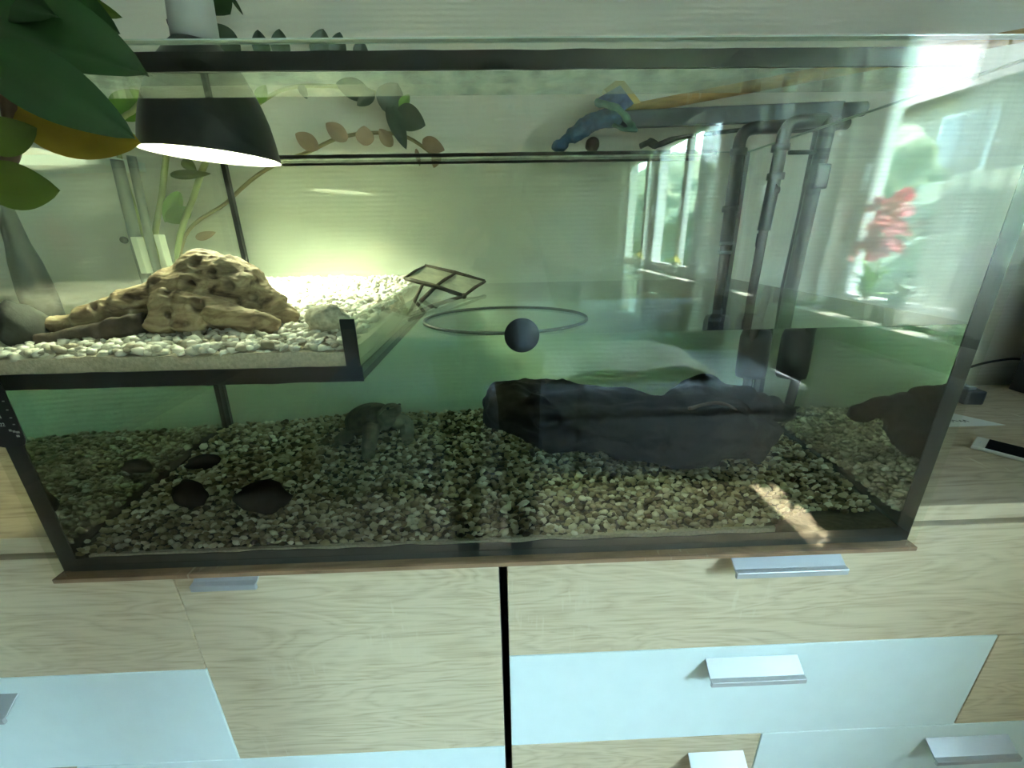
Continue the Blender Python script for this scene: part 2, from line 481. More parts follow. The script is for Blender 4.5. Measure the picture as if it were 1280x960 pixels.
# windows
for k, (a, b) in enumerate(WINDOWS):
    root = bpy.data.objects.new('window_%d' % (k + 1), None); COL.objects.link(root); root['kind'] = 'structure'
    X0, X1 = XR + 0.10, XR + 0.165
    fw = 0.045
    mb = MB()
    mb.box(X0, X1, b, a, WZ0, WZ0 + fw); mb.box(X0, X1, b, a, WZ1 - fw, WZ1)
    mb.box(X0, X1, b, b + fw, WZ0 + fw, WZ1 - fw); mb.box(X0, X1, a - fw, a, WZ0 + fw, WZ1 - fw)
    mb.build('window_frame', M_frame, root, bevel=0.004)
    sashes = 2 if abs(a - b) > 1.2 else 1
    sw = (a - b - 2 * fw) / sashes
    for s_ in range(sashes):
        y0 = b + fw + s_ * sw
        mb = MB(); g = 0.05
        y1 = y0 + sw
        mb.box(X0 - 0.012, X1 - 0.02, y0 + .002, y1 - .002, WZ0 + fw, WZ0 + fw + g); mb.box(X0 - 0.012, X1 - 0.02, y0 + .002, y1 - .002, WZ1 - fw - g, WZ1 - fw)
        mb.box(X0 - 0.012, X1 - 0.02, y0 + .002, y0 + g, WZ0 + fw + g, WZ1 - fw - g); mb.box(X0 - 0.012, X1 - 0.02, y1 - g, y1 - .002, WZ0 + fw + g, WZ1 - fw - g)
        sash = mb.build('sash', M_frame, root, bevel=0.003)
        MB().box(X0 + 0.015, X0 + 0.021, y0 + g, y1 - g, WZ0 + fw + g, WZ1 - fw - g).build('pane', M_pane, sash)
        h = MB().box(X0 - 0.05, X0 - 0.035, y0 + 0.02, y0 + 0.04, 0.62, 0.74)
        h.box(X0 - 0.036, X0 - 0.011, y0 + 0.022, y0 + 0.038, 0.72, 0.738)
        h.build('window_handle', M_alu, sash)
sill_mat = plain('sill_stone', (0.62, 0.62, 0.58), 0.3, var=0.1)
struct('trim_1', MB().box(XR - 0.08, XR + 0.10, -5.2, -0.45, WZ0 - 0.035, WZ0), sill_mat, bevel=0.006)

# ================================================================== AQUARIUM
aq = thing('aquarium', 'large rectangular glass turtle tank with black silicone seams on an oak sideboard', 'aquarium')
G = 0.010
MB().box(-HW, HW, 0, G, 0, TH).build('front_pane', M_glass, aq)
MB().box(-HW, HW, TD, TD + G, 0, TH).build('back_pane', M_glassd, aq)
MB().box(-HW, -HW + G, G, TD, 0, TH).build('side_pane', M_glassd, aq)
MB().box(HW - G, HW, G, TD, 0, TH).build('side_pane', M_glass, aq)
MB().box(-HW + G, HW - G, G, TD, 0.0, 0.010).build('bottom_pane', plain('tank_bottom', (0.02, 0.022, 0.02), 0.4), aq)
# polished rim: the greenish cut edge of each pane, and top braces
for (a, b, c, d) in ((-HW, HW, 0, G), (-HW, HW, TD, TD + G), (-HW, -HW + G, G, TD), (HW - G, HW, G, TD)):
    MB().box(a, b, c, d, TH, TH + 0.0012).build('pane_edge', M_gedge, aq)
BX0, BX1 = -0.50, 0.497
MB().box(BX0, BX1, G, 0.046, 0.568, 0.578).build('top_brace', M_strut, aq)
MB().box(BX0 + 0.03, BX1, TD - 0.045, TD, 0.588, 0.598).build('top_brace', M_strut, aq)
def rough_band(x0, x1, y0, y1, z0, z1, amp=0.0008, n=60, freq=25, endr=0.006, seed=0):
    """hand-smoothed silicone: long band with slightly wavy edges and rounded ends"""
    mb = MB(); vs = []; L = x1 - x0
    for i in range(n + 1):
        t = i / n; x = x0 + L * t
        e = min(t * L, (1 - t) * L)
        k = 0 if endr <= 0 else max(0.0, endr - e) / endr
        cut = (1 - sqrt(max(0, 1 - k * k))) * (z1 - z0) * 0.42
        za = z0 + cut + amp * noise.noise(Vector((x * freq, seed, 0)))
        zb = z1 - cut + amp * noise.noise(Vector((x * freq, seed + 5, 2)))
        vs += [(x, y0, za), (x, y1, za), (x, y1, zb), (x, y0, zb)]
    fs = [(0, 1, 2, 3), (4 * n + 3, 4 * n + 2, 4 * n + 1, 4 * n)]
    for i in range(n):
        for k in range(4):
            fs.append((4 * i + k, 4 * i + (k + 1) % 4, 4 * i + 4 + (k + 1) % 4, 4 * i + 4 + k))
    return mb.add(vs, fs)
rough_band(BX0, BX1, G + 0.0002, 0.0135, 0.5795, 0.5950, seed=1).build('silicone_seam', M_sil, aq)
rough_band(BX0 + 0.03, BX1, TD - 0.049, TD - 0.045, 0.590, 0.5965, seed=3).build('silicone_seam', M_sil, aq)
rough_band(BX0 + 0.03, BX1 - 0.012, TD - 0.004, TD - 0.0005, 0.583, 0.588, seed=4).build('silicone_seam', M_sil, aq)
# vertical corner seams and the base seam
for sx in (-1, 1):
    xa, xb = sx * (HW - G - 0.013), sx * (HW - 0.001)
    MB().box(min(xa, xb), max(xa, xb), G + 0.0002, G + 0.0016, 0.001, 0.598).build('silicone_seam', M_sil, aq)
    xa, xb = sx * (HW - G - 0.010), sx * (HW - G - 0.0005)
    MB().box(min(xa, xb), max(xa, xb), TD - 0.012, TD - 0.001, 0.012, 0.598).build('silicone_seam', M_sil, aq)
rough_band(-HW + 0.004, HW - 0.004, G + 0.0003, G + 0.0016, 0.001, 0.0225, amp=0.004, n=160, freq=20, endr=0, seed=8).build('silicone_seam', M_sil, aq)
# land shelf: bottom plate and upright plate in black silicone
SX = -0.152                     # shelf edge
MB().box(-HW + G + .001, SX, G + .001, TD - .001, 0.277, 0.285).build('shelf_plate', M_glassd, aq)
MB().box(SX - 0.009, SX - 0.001, G + .002, TD - .001, 0.286, 0.3415).build('shelf_side_plate', M_glassd, aq)
rough_band(-HW + G, SX + 0.001, G + 0.0003, G + 0.002, 0.2675, 0.2865, amp=0.0012, n=60, endr=0, seed=12).build('silicone_seam', M_sil, aq)
MB().box(SX - 0.0175, SX - 0.0005, G + 0.0004, G + 0.003, 0.284, 0.3425).build('silicone_seam', M_sil, aq, bevel=0.0012)
MB().box(SX - 0.012, SX, G + 0.003, TD - .002, 0.268, 0.277).build('silicone_seam', M_sil, aq)
MB().box(-HW + G, SX, TD - 0.006, TD - 0.001, 0.268, 0.290).build('silicone_seam', M_sil, aq)

# water: an L-shaped body that fills the tank under and beside the land shelf
def water_material():
    mt = bpy.data.materials.new('tank_water'); mt.use_nodes = True
    nt = mt.node_tree; nt.nodes.clear()
    out = nt.nodes.new('ShaderNodeOutputMaterial')
    at = nt.nodes.new('ShaderNodeAttribute'); at.attribute_name = 'optic'
    tr = nt.nodes.new('ShaderNodeBsdfTransparent')
    rf = nt.nodes.new('ShaderNodeBsdfRefraction'); rf.inputs['IOR'].default_value = 1.333; rf.inputs['Roughness'].default_value = 0
    gl = nt.nodes.new('ShaderNodeBsdfGlass'); gl.inputs['IOR'].default_value = 1.333; gl.inputs['Roughness'].default_value = 0
    gs = nt.nodes.new('ShaderNodeBsdfGlossy'); gs.inputs['Roughness'].default_value = 0.03
    tc = nt.nodes.new('ShaderNodeTexCoord'); nz = nt.nodes.new('ShaderNodeTexNoise'); nz.inputs['Scale'].default_value = 9; nz.inputs['Detail'].default_value = 2
    nt.links.new(tc.outputs['Object'], nz.inputs['Vector'])
    bp = nt.nodes.new('ShaderNodeBump'); bp.inputs['Strength'].default_value = 0.12; bp.inputs['Distance'].default_value = 0.004
    nt.links.new(nz.outputs['Fac'], bp.inputs['Height']); nt.links.new(bp.outputs['Normal'], gs.inputs['Normal'])
    top = nt.nodes.new('ShaderNodeMixShader')
    nt.links.new(schlick(nt, 0.02), top.inputs[0]); nt.links.new(tr.outputs[0], top.inputs[1]); nt.links.new(gs.outputs[0], top.inputs[2])
    cur = tr
    for lo, sh in ((0.5, rf), (1.5, gl), (2.5, top)):
        g = nt.nodes.new('ShaderNodeMath'); g.operation = 'GREATER_THAN'; g.inputs[1].default_value = lo
        nt.links.new(at.outputs['Fac'], g.inputs[0])
        mx = nt.nodes.new('ShaderNodeMixShader')
        nt.links.new(g.outputs[0], mx.inputs[0]); nt.links.new(cur.outputs[0], mx.inputs[1]); nt.links.new(sh.outputs[0], mx.inputs[2])
        cur = mx
    nt.links.new(cur.outputs[0], out.inputs['Surface'])
    va = nt.nodes.new('ShaderNodeVolumeAbsorption'); va.inputs['Color'].default_value = (0.32, 0.90, 0.48, 1); va.inputs['Density'].default_value = 0.60
    nt.links.new(va.outputs[0], out.inputs['Volume'])
    return mt
e = 0.0006
wx0, wx1, wy0, wy1 = -HW + G + e, HW - G - e, G + 0.0019, TD - e
prof = [(wx0, 0.0106), (wx1, 0.0106), (wx1, ZW), (SX + 0.0014, ZW), (SX + 0.0014, 0.2668), (wx0, 0.2668)]
mb = MB().prism([(p[0], p[1]) for p in prof], wy0, wy1, axis=1)
wo = mb.build('water', water_material())
me = wo.data
attr = me.attributes.new('optic', 'FLOAT', 'FACE')
for p in me.polygons:
    n_, c_ = p.normal, p.center
    v = 0.0
    if n_.y < -0.9: v = 1.0
    elif abs(n_.x) > 0.9 and abs(c_.x) > 0.4: v = 2.0
    elif n_.z > 0.9 and c_.z > 0.3: v = 3.0
    attr.data[p.index].value = v
tag(wo, 'greenish clear water filling the lower half of the glass tank', 'water', kind='stuff')

# base board
o = MB().box(-HW - 0.003, HW + 0.002, -0.004, TD + 0.02, -0.0072, -0.0003).build('base_board', M_board, None, bevel=0.0008)
tag(o, 'thin brown plywood board lying under the glass tank', 'board')

# ================================================================== SIDEBOARDS
CY = 0.097                       # front face plane of doors and drawers
CT = -0.0075                      # cabinet top
def handle(parent, x0, x1, z, y=CY):
    pr = [(y, z), (y - 0.026, z - 0.019), (y - 0.0345, z - 0.020), (y - 0.0345, z - 0.031), (y - 0.0315, z - 0.0325), (y - 0.0285, z - 0.031), (y - 0.0285, z - 0.0235), (y - 0.025, z - 0.0225), (y, z - 0.004)]
    return MB().prism(pr, x0, x1, axis=0).build('handle', M_alu, parent, bevel=0.0006, seg=1)
def cabinet(name, label, x0, x1, fronts):
    c = thing(name, label, 'sideboard', 'oak and white sideboards', ((x0 + x1) / 2, CY + 0.25, FLOOR))
    inv = Matrix.Translation(-c.location)
    def put(o):
        o.data.transform(inv); return o
    put(MB().box(x0, x1, CY, YB - 0.03, CT - 0.030, CT).build('top_panel', M_oaktop, c))
    put(MB().box(x0, x1, CY - 0.0012, CY - 0.0001, CT - 0.0295, CT - 0.0003).build('edge_band', M_oak2, c))
    put(MB().box(x0 + 0.001, x1 - 0.001, CY + 0.019, YB - 0.03, FLOOR + 0.06, CT - 0.0302).build('body', M_carc, c))
    for xx in (x0 + 0.0005, x1 - 0.0155):
        put(MB().box(xx, xx + 0.015, CY + 0.004, CY + 0.0188, FLOOR + 0.06, CT - 0.0305).build('side_edge', M_edge, c))
    put(MB().box(x0 + 0.02, x1 - 0.02, CY + 0.05, YB - 0.06, FLOOR, FLOOR + 0.0595).build('plinth', M_carc, c))
    for (nm, a, b, za, zb, mt, hs) in fronts:
        f = put(MB().box(a, b, CY, CY + 0.018, za, zb).build(nm, mt, c, bevel=0.0007, seg=1))
        for (ha, hb, hz) in hs:
            put(handle(f, ha, hb, hz))
    return c
def hx(px0, px1, py):
    return (atY(px0, py, CY - 0.03).x, atY(px1, py, CY - 0.03).x)
R0, R1, R2, R3 = -0.0500, -0.3135, -0.571, -0.798
g = 0.0013
h1 = hx(240, 322, 735); h2 = hx(921, 1059, 712); h3 = hx(890, 1007, 848); h4 = hx(1174, 1277, 943); h5 = (0.305, 0.305 + 0.165)
cabinet('sideboard', 'light oak and white sideboard under the end of the tank with the driftwood', -1.50, 0.0015, [
    ('drawer', -1.499, -0.5425 - g, R1 + g, R0, M_oak3, [(-1.10, -0.94, R0 - 0.006)]),
    ('drawer', -1.499, -0.5425 - g, R2 + g, R1 - g, M_white, [(-1.06, -0.895, -0.352)]),
    ('drawer', -1.499, -0.870 - g, R3, R2 - g, M_oak2, [(-1.25, -1.09, R2 - 0.02)]),
    ('door', -0.5425 + g, 0.0002, R2 + g, R0, M_oak, [(h1[0], h1[1], R0 - 0.016)]),
    ('drawer', -0.870 + g, 0.0002, R3, R2 - g, M_white, [(-0.55, -0.39, R2 - 0.06)]),
])
cabinet('sideboard', 'light oak and white sideboard with the phone lying on top', 0.0135, XR - 0.02, [
    ('drawer', 0.0148, XR - 0.022, R1 + g, R0 + 0.0005, M_oak2, [(h2[0], h2[1], -0.0830)]),
    ('drawer', 0.0148, 0.9605 - g, R2 + g, R1 - g, M_white, [(h3[0], h3[1], -0.341)]),
    ('door', 0.9605 + g, XR - 0.022, R2 + g, R1 - g, M_oak2, []),
    ('drawer', 0.0148, 0.5435 - g, R3, R2 - g, M_oak3, [(0.392, 0.512, -0.622)]),
    ('drawer', 0.5435 + g, XR - 0.022, R3, R2 - g, M_white, [(h4[0], h4[1], -0.612)]),
])

# ================================================================== GRAVEL, SAND, STONES
def zg(x, y):
    """surface of the gravel bed on the tank floor"""
    t = max(0, min(1, (y - 0.02) / 0.55))
    z = 0.026 + 0.024 * t
    z += 0.010 * math.exp(-(((x - 0.50) / 0.16) ** 2 + ((y - 0.25) / 0.12) ** 2))
    z += 0.006 * noise.noise(Vector((x * 5, y * 5, 0.3)))
    return z
def zs(x, y):
    """surface of the pale gravel on the land shelf"""
    t = max(0, min(1, (y - 0.02) / 0.5))
    return 0.309 + 0.030 * t + 0.004 * noise.noise(Vector((x * 9, y * 9, 4.0)))
def slab(name, fn, x0, x1, y0, y1, zb, mat, nx=60, ny=30):
    vs = []; fs = []
    for i in range(nx + 1):
        for j in range(ny + 1):
            x = x0 + (x1 - x0) * i / nx; y = y0 + (y1 - y0) * j / ny
            vs.append((x, y, fn(x, y)))
    k = ny + 1
    for i in range(nx):
        for j in range(ny): fs.append((i * k + j, (i + 1) * k + j, (i + 1) * k + j + 1, i * k + j + 1))
    b = len(vs); rim = [i * k for i in range(nx + 1)] + [nx * k + j for j in range(1, k)] + [i * k + ny for i in range(nx - 1, -1, -1)] + [j for j in range(ny - 1, 0, -1)]
    for r in rim: vs.append((vs[r][0], vs[r][1], zb))
    n = len(rim)
    for i in range(n): fs.append((rim[i], b + i, b + (i + 1) % n, rim[(i + 1) % n]))
    return MB().add(vs, fs).build(name, mat)
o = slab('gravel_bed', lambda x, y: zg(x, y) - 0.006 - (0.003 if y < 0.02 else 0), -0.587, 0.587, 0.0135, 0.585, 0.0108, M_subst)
tag(o, 'dark bed surface under the pebbles on the tank floor', 'substrate', kind='stuff')  # dark bed surface set just below the pebble layer
# strip of fine sand that has settled against the front glass
o = slab('sand', lambda x, y: 0.0255 + 0.0030 * noise.noise(Vector((x * 14, 1, 0))) + 0.0015 * noise.noise(Vector((x * 60, 4, 0))) + 0.004 * max(0, min(1, (x + 0.1) / 0.5)), -0.560, 0.40, 0.0122, 0.0215, 0.0108, M_sand, 200, 2)
tag(o, 'narrow ridge of pale sand settled along the front glass', 'sand', kind='stuff')
o = slab('sand', lambda x, y: 0.3035 + 0.0050 * noise.noise(Vector((x * 16, y * 9, 7))) + 0.0025 * noise.noise(Vector((x * 55, y * 9, 2))) + 0.012 * max(0, min(1, (y - 0.03) / 0.5)), -0.588, SX - 0.011, 0.0135, 0.585, 0.2862, M_sand, 80, 30)
tag(o, 'beige sand layer filling the land shelf under the white pebbles', 'sand', kind='stuff')

def pebble_shape(seed, sub=1):
    r_ = random.Random(seed)
    sc = (r_.uniform(0.95, 1.3), r_.uniform(0.8, 1.0), r_.uniform(0.5, 0.75))
    mb = MB().ball((0, 0, 0), 1.0, sub, sc, jit=0.35, seed=seed * 2.3)
    return mb.v, mb.f
SHAPES = [pebble_shape(i) for i in range(9)]
def scatter(zf, x0, x1, y0, y1, step, r0, r1, rs, keep, jz):
    out = []
    y = y0
    while y < y1:
        x = x0 + rs.uniform(0, step)
        while x < x1:
            px, py = x + rs.uniform(-.42, .42) * step, y + rs.uniform(-.42, .42) * step
            px = min(max(px, x0), x1); py = min(max(py, y0), y1)
            if keep(px, py):
                r = rs.uniform(r0, r1) * (1.25 if rs.random() < .1 else 1)
                out.append((px, py, zf(px, py) + rs.uniform(*jz), r, rs.randrange(9), rs.uniform(0, 6.28), rs.uniform(-.5, .5), rs.uniform(-.5, .5)))
            x += step
        y += step * 0.88
    return out
def pebbles(spots, nind, name, label, group, stuffname, stufflabel, mi, mo):
    spots.sort(key=lambda s: s[1] * 1.0 + abs(s[0]) * 0.15)
    meshes = []
    for (vs, fs) in SHAPES:
        me = MB().add(vs, fs, True).mesh('pebble'); me.materials.append(mo); meshes.append(me)
    for (x, y, z, r, k, a, b, c) in spots[:nind]:
        o = bpy.data.objects.new(name, meshes[k]); COL.objects.link(o)
        o.location = (x, y, z); o.rotation_euler = (b, c, a); o.scale = (r, r, r)
        tag(o, label, 'pebble', group)
    V, F = [], []
    for (x, y, z, r, k, a, b, c) in spots[nind:]:
        vs, fs = SHAPES[k]
        R_ = Matrix.Rotation(a, 3, 'Z') @ Matrix.Rotation(c, 3, 'Y') @ Matrix.Rotation(b, 3, 'X')
        R_ = R_ * r
        n0 = len(V); p = Vector((x, y, z))
        V += [tuple(R_ @ Vector(v) + p) for v in vs]
        F += [(f[0] + n0, f[1] + n0, f[2] + n0) for f in fs]
    me = bpy.data.meshes.new(stuffname); me.from_pydata(V, [], F)
    me.polygons.foreach_set('use_smooth', [True] * len(F))
    o = link(stuffname, me, mi)
    tag(o, stufflabel, 'gravel', kind='stuff')
rs = random.Random(3)
def keep_floor(x, y):
    # bare black strip of the tank floor along the front glass towards the right end
    lim = 0.020 if x < 0.0 else 0.020 + 0.05 * max(0, min(1, (x - 0.38) / 0.08))
    return y > lim
sp = scatter(zg, -0.578, 0.578, 0.021, 0.578, 0.0100, 0.0043, 0.0072, rs, keep_floor, (-0.003, 0.003))
pebbles(sp, 170, 'pebble', 'rounded tan river pebble lying on the tank floor close behind the front glass', 'river pebbles along the front of the tank floor',
        'river_gravel', 'brown and tan rounded river gravel covering the tank floor', M_pebI, M_pebO)
sp = scatter(zs, -0.580, SX - 0.018, 0.024, 0.578, 0.0105, 0.0048, 0.0080, rs, lambda x, y: y > 0.024 + 0.012 * noise.noise(Vector((x * 18, 0, 0))), (-0.002, 0.004))
sp += scatter(lambda x, y: 0.3065, -0.580, SX - 0.020, 0.0195, 0.030, 0.0098, 0.0045, 0.0072, rs, lambda x, y: True, (-0.003, 0.004))
pebbles(sp, 130, 'pebble', 'small white rounded pebble at the front edge of the land shelf', 'white pebbles along the front of the land shelf',
        'white_gravel', 'white rounded gravel spread over the land shelf around the driftwood', M_whiI, M_whiO)

# three black stones on the tank floor
def stone(name, c, r, sc, seed, mat, label, cat='stone', rz=0.0, sub=3, jit=0.28):
    M = Matrix.Rotation(rz, 3, 'Z')
    mb = MB().ball((0, 0, 0), r, sub, sc, M=M, jit=jit, seed=seed)
    zmin = min(v[2] for v in mb.v)
    o = mb.build(name, mat)
    o.location = (c[0], c[1], c[2] - zmin)
    return tag(o, label, cat)
p = wetZ(230, 634, 0.045)
stone('stone', (p.x, p.y + 0.02, zg(p.x, p.y) - 0.004), 0.0250, (0.98, 0.9, 0.98), 2.2, M_stone, 'black rounded stone in the middle of three on the gravel, squarish')
p = wetZ(322, 639, 0.045)
stone('stone', (p.x, p.y + 0.025, zg(p.x, p.y) - 0.005), 0.0345, (1.12, 0.8, 0.80), 5.1, M_stone, 'widest black stone, flat and nearest the turtle')
p = wetZ(250, 584, 0.045)
stone('stone', (p.x, p.y + 0.01, zg(p.x, p.y) - 0.004), 0.0225, (1.25, 0.7, 0.62), 9.4, M_stone, 'smallest black stone, half buried and farthest from the front glass', rz=0.3)

# ================================================================== DRIFTWOOD ON THE SHELF
M_drift = None
def drift_material():
    mt, nt, b = newmat('driftwood')
    b.inputs['Roughness'].default_value = 0.75
    tc = nt.nodes.new('ShaderNodeTexCoord')
    mp = nt.nodes.new('ShaderNodeMapping'); mp.inputs['Scale'].default_value = (22, 40, 60)
    nt.links.new(tc.outputs['Object'], mp.inputs['Vector'])
    nz = nt.nodes.new('ShaderNodeTexNoise'); nz.inputs['Scale'].default_value = 1; nz.inputs['Detail'].default_value = 7; nz.inputs['Distortion'].default_value = 1.2
    nt.links.new(mp.outputs[0], nz.inputs['Vector'])
    r = ramp(nt, [(0.30, (0.07, 0.04, 0.02)), (0.42, (0.24, 0.165, 0.09)), (0.58, (0.40, 0.31, 0.18)), (0.75, (0.54, 0.45, 0.30))])
    nt.links.new(nz.outputs['Fac'], r.inputs['Fac'])
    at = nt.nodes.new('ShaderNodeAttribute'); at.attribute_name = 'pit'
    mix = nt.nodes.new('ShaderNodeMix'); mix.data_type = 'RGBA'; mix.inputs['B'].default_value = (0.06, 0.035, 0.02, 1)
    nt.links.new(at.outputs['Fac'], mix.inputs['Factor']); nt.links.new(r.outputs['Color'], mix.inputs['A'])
    nt.links.new(mix.outputs['Result'], b.inputs['Base Color'])
    bp = nt.nodes.new('ShaderNodeBump'); bp.inputs['Strength'].default_value = 0.5; bp.inputs['Distance'].default_value = 0.004
    nt.links.new(nz.outputs['Fac'], bp.inputs['Height']); nt.links.new(bp.outputs['Normal'], b.inputs['Normal'])
    return mt
mb = MB()
mb.ball((-0.395, 0.150, 0.350), 0.054, 3, (0.98, 0.9, 1.24))
mb.ball((-0.415, 0.135, 0.335), 0.047, 3, (1.0, 0.9, 1.05))
mb.ball((-0.360, 0.140, 0.332), 0.044, 3, (1.1, 0.9, 1.05))
mb.tube(smoothpath([(-0.375, 0.15, 0.385), (-0.335, 0.145, 0.358), (-0.305, 0.14, 0.332), (-0.284, 0.135, 0.313)]), [0.032] * 6 + [0.025] * 6 + [0.018] * 6 + [0.010], 12)
mb.tube(smoothpath([(-0.38, 0.11, 0.343), (-0.34, 0.096, 0.334), (-0.305, 0.092, 0.325), (-0.284, 0.10, 0.315)]), [0.021] * 6 + [0.017] * 6 + [0.012] * 6 + [0.007], 12)
mb.tube(smoothpath([(-0.405, 0.14, 0.372), (-0.450, 0.128, 0.357), (-0.500, 0.112, 0.344), (-0.545, 0.095, 0.334), (-0.572, 0.085, 0.331)]), [0.036] * 6 + [0.028] * 6 + [0.019] * 6 + [0.012] * 6 + [0.006], 12, squash=0.85)
mb.tube(smoothpath([(-0.41, 0.175, 0.38), (-0.46, 0.17, 0.356), (-0.51, 0.15, 0.342), (-0.55, 0.12, 0.33)]), [0.026] * 6 + [0.019] * 6 + [0.013] * 6 + [0.006], 12)
mb.tube(smoothpath([(-0.42, 0.11, 0.358), (-0.425, 0.092, 0.337), (-0.43, 0.08, 0.318)]), [0.021] * 6 + [0.018] * 6 + [0.013], 12)
mb.tube(smoothpath([(-0.39, 0.11, 0.353), (-0.392, 0.094, 0.335), (-0.395, 0.085, 0.316)]), [0.023] * 6 + [0.020] * 6 + [0.014], 12)
from mathutils.bvhtree import BVHTree
dm = fuse(mb, 0.0022, 1)
bv = BVHTree.FromPolygons([v.co for v in dm.vertices], [tuple(p.vertices) for p in dm.polygons])
PITS = []
for (px_, py_, r, d) in ((236, 355, 0.012, 0.012), (248, 383, 0.012, 0.011), (243, 327, 0.011, 0.007), (208, 366, 0.009, 0.009), (118, 384, 0.008, 0.006), (210, 393, 0.006, 0.006), (287, 357, 0.011, 0.009), (249, 338, 0.004, 0.004), (160, 373, 0.007, 0.006), (193, 352, 0.008, 0.007), (318, 372, 0.008, 0.006), (232, 405, 0.005, 0.006), (186, 338, 0.007, 0.006), (268, 340, 0.006, 0.005)):
    h_ = bv.ray_cast(CAM, _ray(px_, py_))[0]
    if h_ is not None: PITS.append((h_, r * 0.82, d * 0.9))
def drift_disp(p, n):
    ridge = abs(noise.noise(Vector((p.x * 30, p.y * 40, p.z * 60))))
    fine = abs(noise.noise(Vector((p.x * 90, p.y * 140, p.z * 190))))
    q = p + n * (0.0034 * noise.noise(p * 32) + 0.0040 * (0.3 - ridge) + 0.0022 * (0.3 - fine) + 0.0010 * noise.noise(p * 260))
    for (c, r, d) in PITS:
        k = (p - c).length / r * (1 + 0.35 * noise.noise(p * 150))
        if k < 2.0: q += n * d * (0.30 * math.exp(-((k - 1.1) ** 2) * 9) - math.exp(-k * k * 2.2))
    return q
nr_ = [v.normal.copy() for v in dm.vertices]
for v, n_ in zip(dm.vertices, nr_): v.co = drift_disp(v.co.copy(), n_)
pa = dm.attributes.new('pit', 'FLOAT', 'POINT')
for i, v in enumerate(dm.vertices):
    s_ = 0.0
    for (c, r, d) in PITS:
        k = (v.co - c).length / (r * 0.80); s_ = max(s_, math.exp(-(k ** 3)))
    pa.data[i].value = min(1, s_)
o = link('driftwood', dm, drift_material())
tag(o, 'knobbly tan driftwood root with dark holes lying on the white gravel', 'driftwood')
mb = MB()
mb.tube(smoothpath([(-0.445, 0.085, 0.331), (-0.49, 0.075, 0.323), (-0.535, 0.066, 0.317), (-0.566, 0.06, 0.314)]), [0.014] * 6 + [0.012] * 6 + [0.010] * 6 + [0.007], 12)
link('lower_root', fuse(mb, 0.0025, 1, lambda p, n: p + n * (0.003 * noise.noise(p * 60) + 0.0015 * noise.noise(p * 160))), plain('dark_bark', (0.06, 0.042, 0.028), 0.85, var=0.5, scale=60, bump=0.6), o)

# small round stone on the white gravel and a dark rock at the shelf's outer end
p = atZ(407, 412, 0.318)
stone('stone', (p.x, p.y + 0.01, 0.309), 0.0215, (1.25, 0.9, 0.9), 3.3, plain('pale_speckled_stone', (0.50, 0.47, 0.36), 0.8, var=0.35, scale=150, bump=0.5), 'pale speckled round stone beside the upright glass of the land shelf')
stone('rock', (-0.574, 0.060, 0.300), 0.030, (0.50, 0.9, 1.0), 6.3, M_rock, 'dark mossy rock next to the tip of the driftwood', cat='rock')

# ================================================================== DARK ROOT LOG UNDER WATER
M_log = plain('soaked_wood', (0.013, 0.011, 0.009), 0.85, spec=0.08, var=0.6, scale=25, bump=0.7, bscale=40)
mb = MB()
ax = [wetY(606, 514, 0.30), wetY(640, 508, 0.30), wetY(690, 520, 0.30), wetY(750, 528, 0.29), wetY(820, 535, 0.27), wetY(870, 538, 0.26), wetY(915, 540, 0.26), wetY(950, 538, 0.27), wetY(975, 535, 0.28)]
pth = smoothpath(ax, 5)
rr = [0.018, 0.060, 0.066, 0.068, 0.074, 0.080, 0.068, 0.040, 0.016]
rad = []
for i in range(len(rr) - 1):
    for j in range(5): rad.append(rr[i] + (rr[i + 1] - rr[i]) * (j / 5) ** 0.8)
rad.append(rr[-1])
mb.tube(pth, rad, 18, squash=0.85)
mb.tube(smoothpath([wetY(870, 500, .28), wetY(905, 515, .26), wetY(925, 545, .25), wetY(915, 575, .25)]), [0.02] * 6 + [0.017] * 6 + [0.013] * 6 + [0.009], 10)
mb.tube(smoothpath([wetY(800, 520, .26), wetY(845, 545, .25), wetY(880, 575, .24), wetY(900, 588, .24)]), [0.03] * 6 + [0.026] * 6 + [0.022] * 6 + [0.013], 10)
mb.tube(smoothpath([wetY(835, 505, .29), wetY(868, 492, .30), wetY(900, 489, .30), wetY(940, 503, .29)]), [0.024] * 6 + [0.022] * 6 + [0.018] * 6 + [0.010], 8)
mb.tube(smoothpath([wetY(905, 540, .25), wetY(940, 556, .23), wetY(955, 574, .21)]), [0.030] * 6 + [0.020] * 6 + [0.010], 8)
mb.tube(smoothpath([wetY(660, 500, .27), wetY(690, 530, .25), wetY(700, 556, .25)]), [0.030] * 6 + [0.024] * 6 + [0.014], 8)
mb.tube(smoothpath([wetY(930, 525, .28), wetY(962, 512, .30), wetY(985, 516, .33)]), [0.028] * 6 + [0.018] * 6 + [0.008], 8)
def log_disp(p, n):
    return p + n * (0.015 * noise.noise(Vector((p.x * 14, p.y * 20, p.z * 20))) + 0.008 * (0.3 - abs(noise.noise(Vector((p.x * 22, p.y * 34, p.z * 40))))) + 0.005 * noise.noise(Vector((p.x * 20, p.y * 60, p.z * 60))) + 0.0015 * noise.noise(p * 150))
o = link('root_log', fuse(mb, 0.0045, 1, log_disp), M_log)
tag(o, 'big dark waterlogged root lying on the gravel under water', 'driftwood')
rts = MB()
rts.tube(smoothpath([wetY(862, 512, .225), wetY(900, 505, .225), wetY(925, 520, .22), wetY(918, 545, .22), wetY(930, 560, .22)]), 0.0035, 8)
rts.tube(smoothpath([wetY(880, 500, .24), wetY(905, 520, .225), wetY(940, 535, .225)]), 0.003, 8)
rts.build('rootlet', plain('reddish_root', (0.10, 0.045, 0.025), 0.6, var=0.4), o)

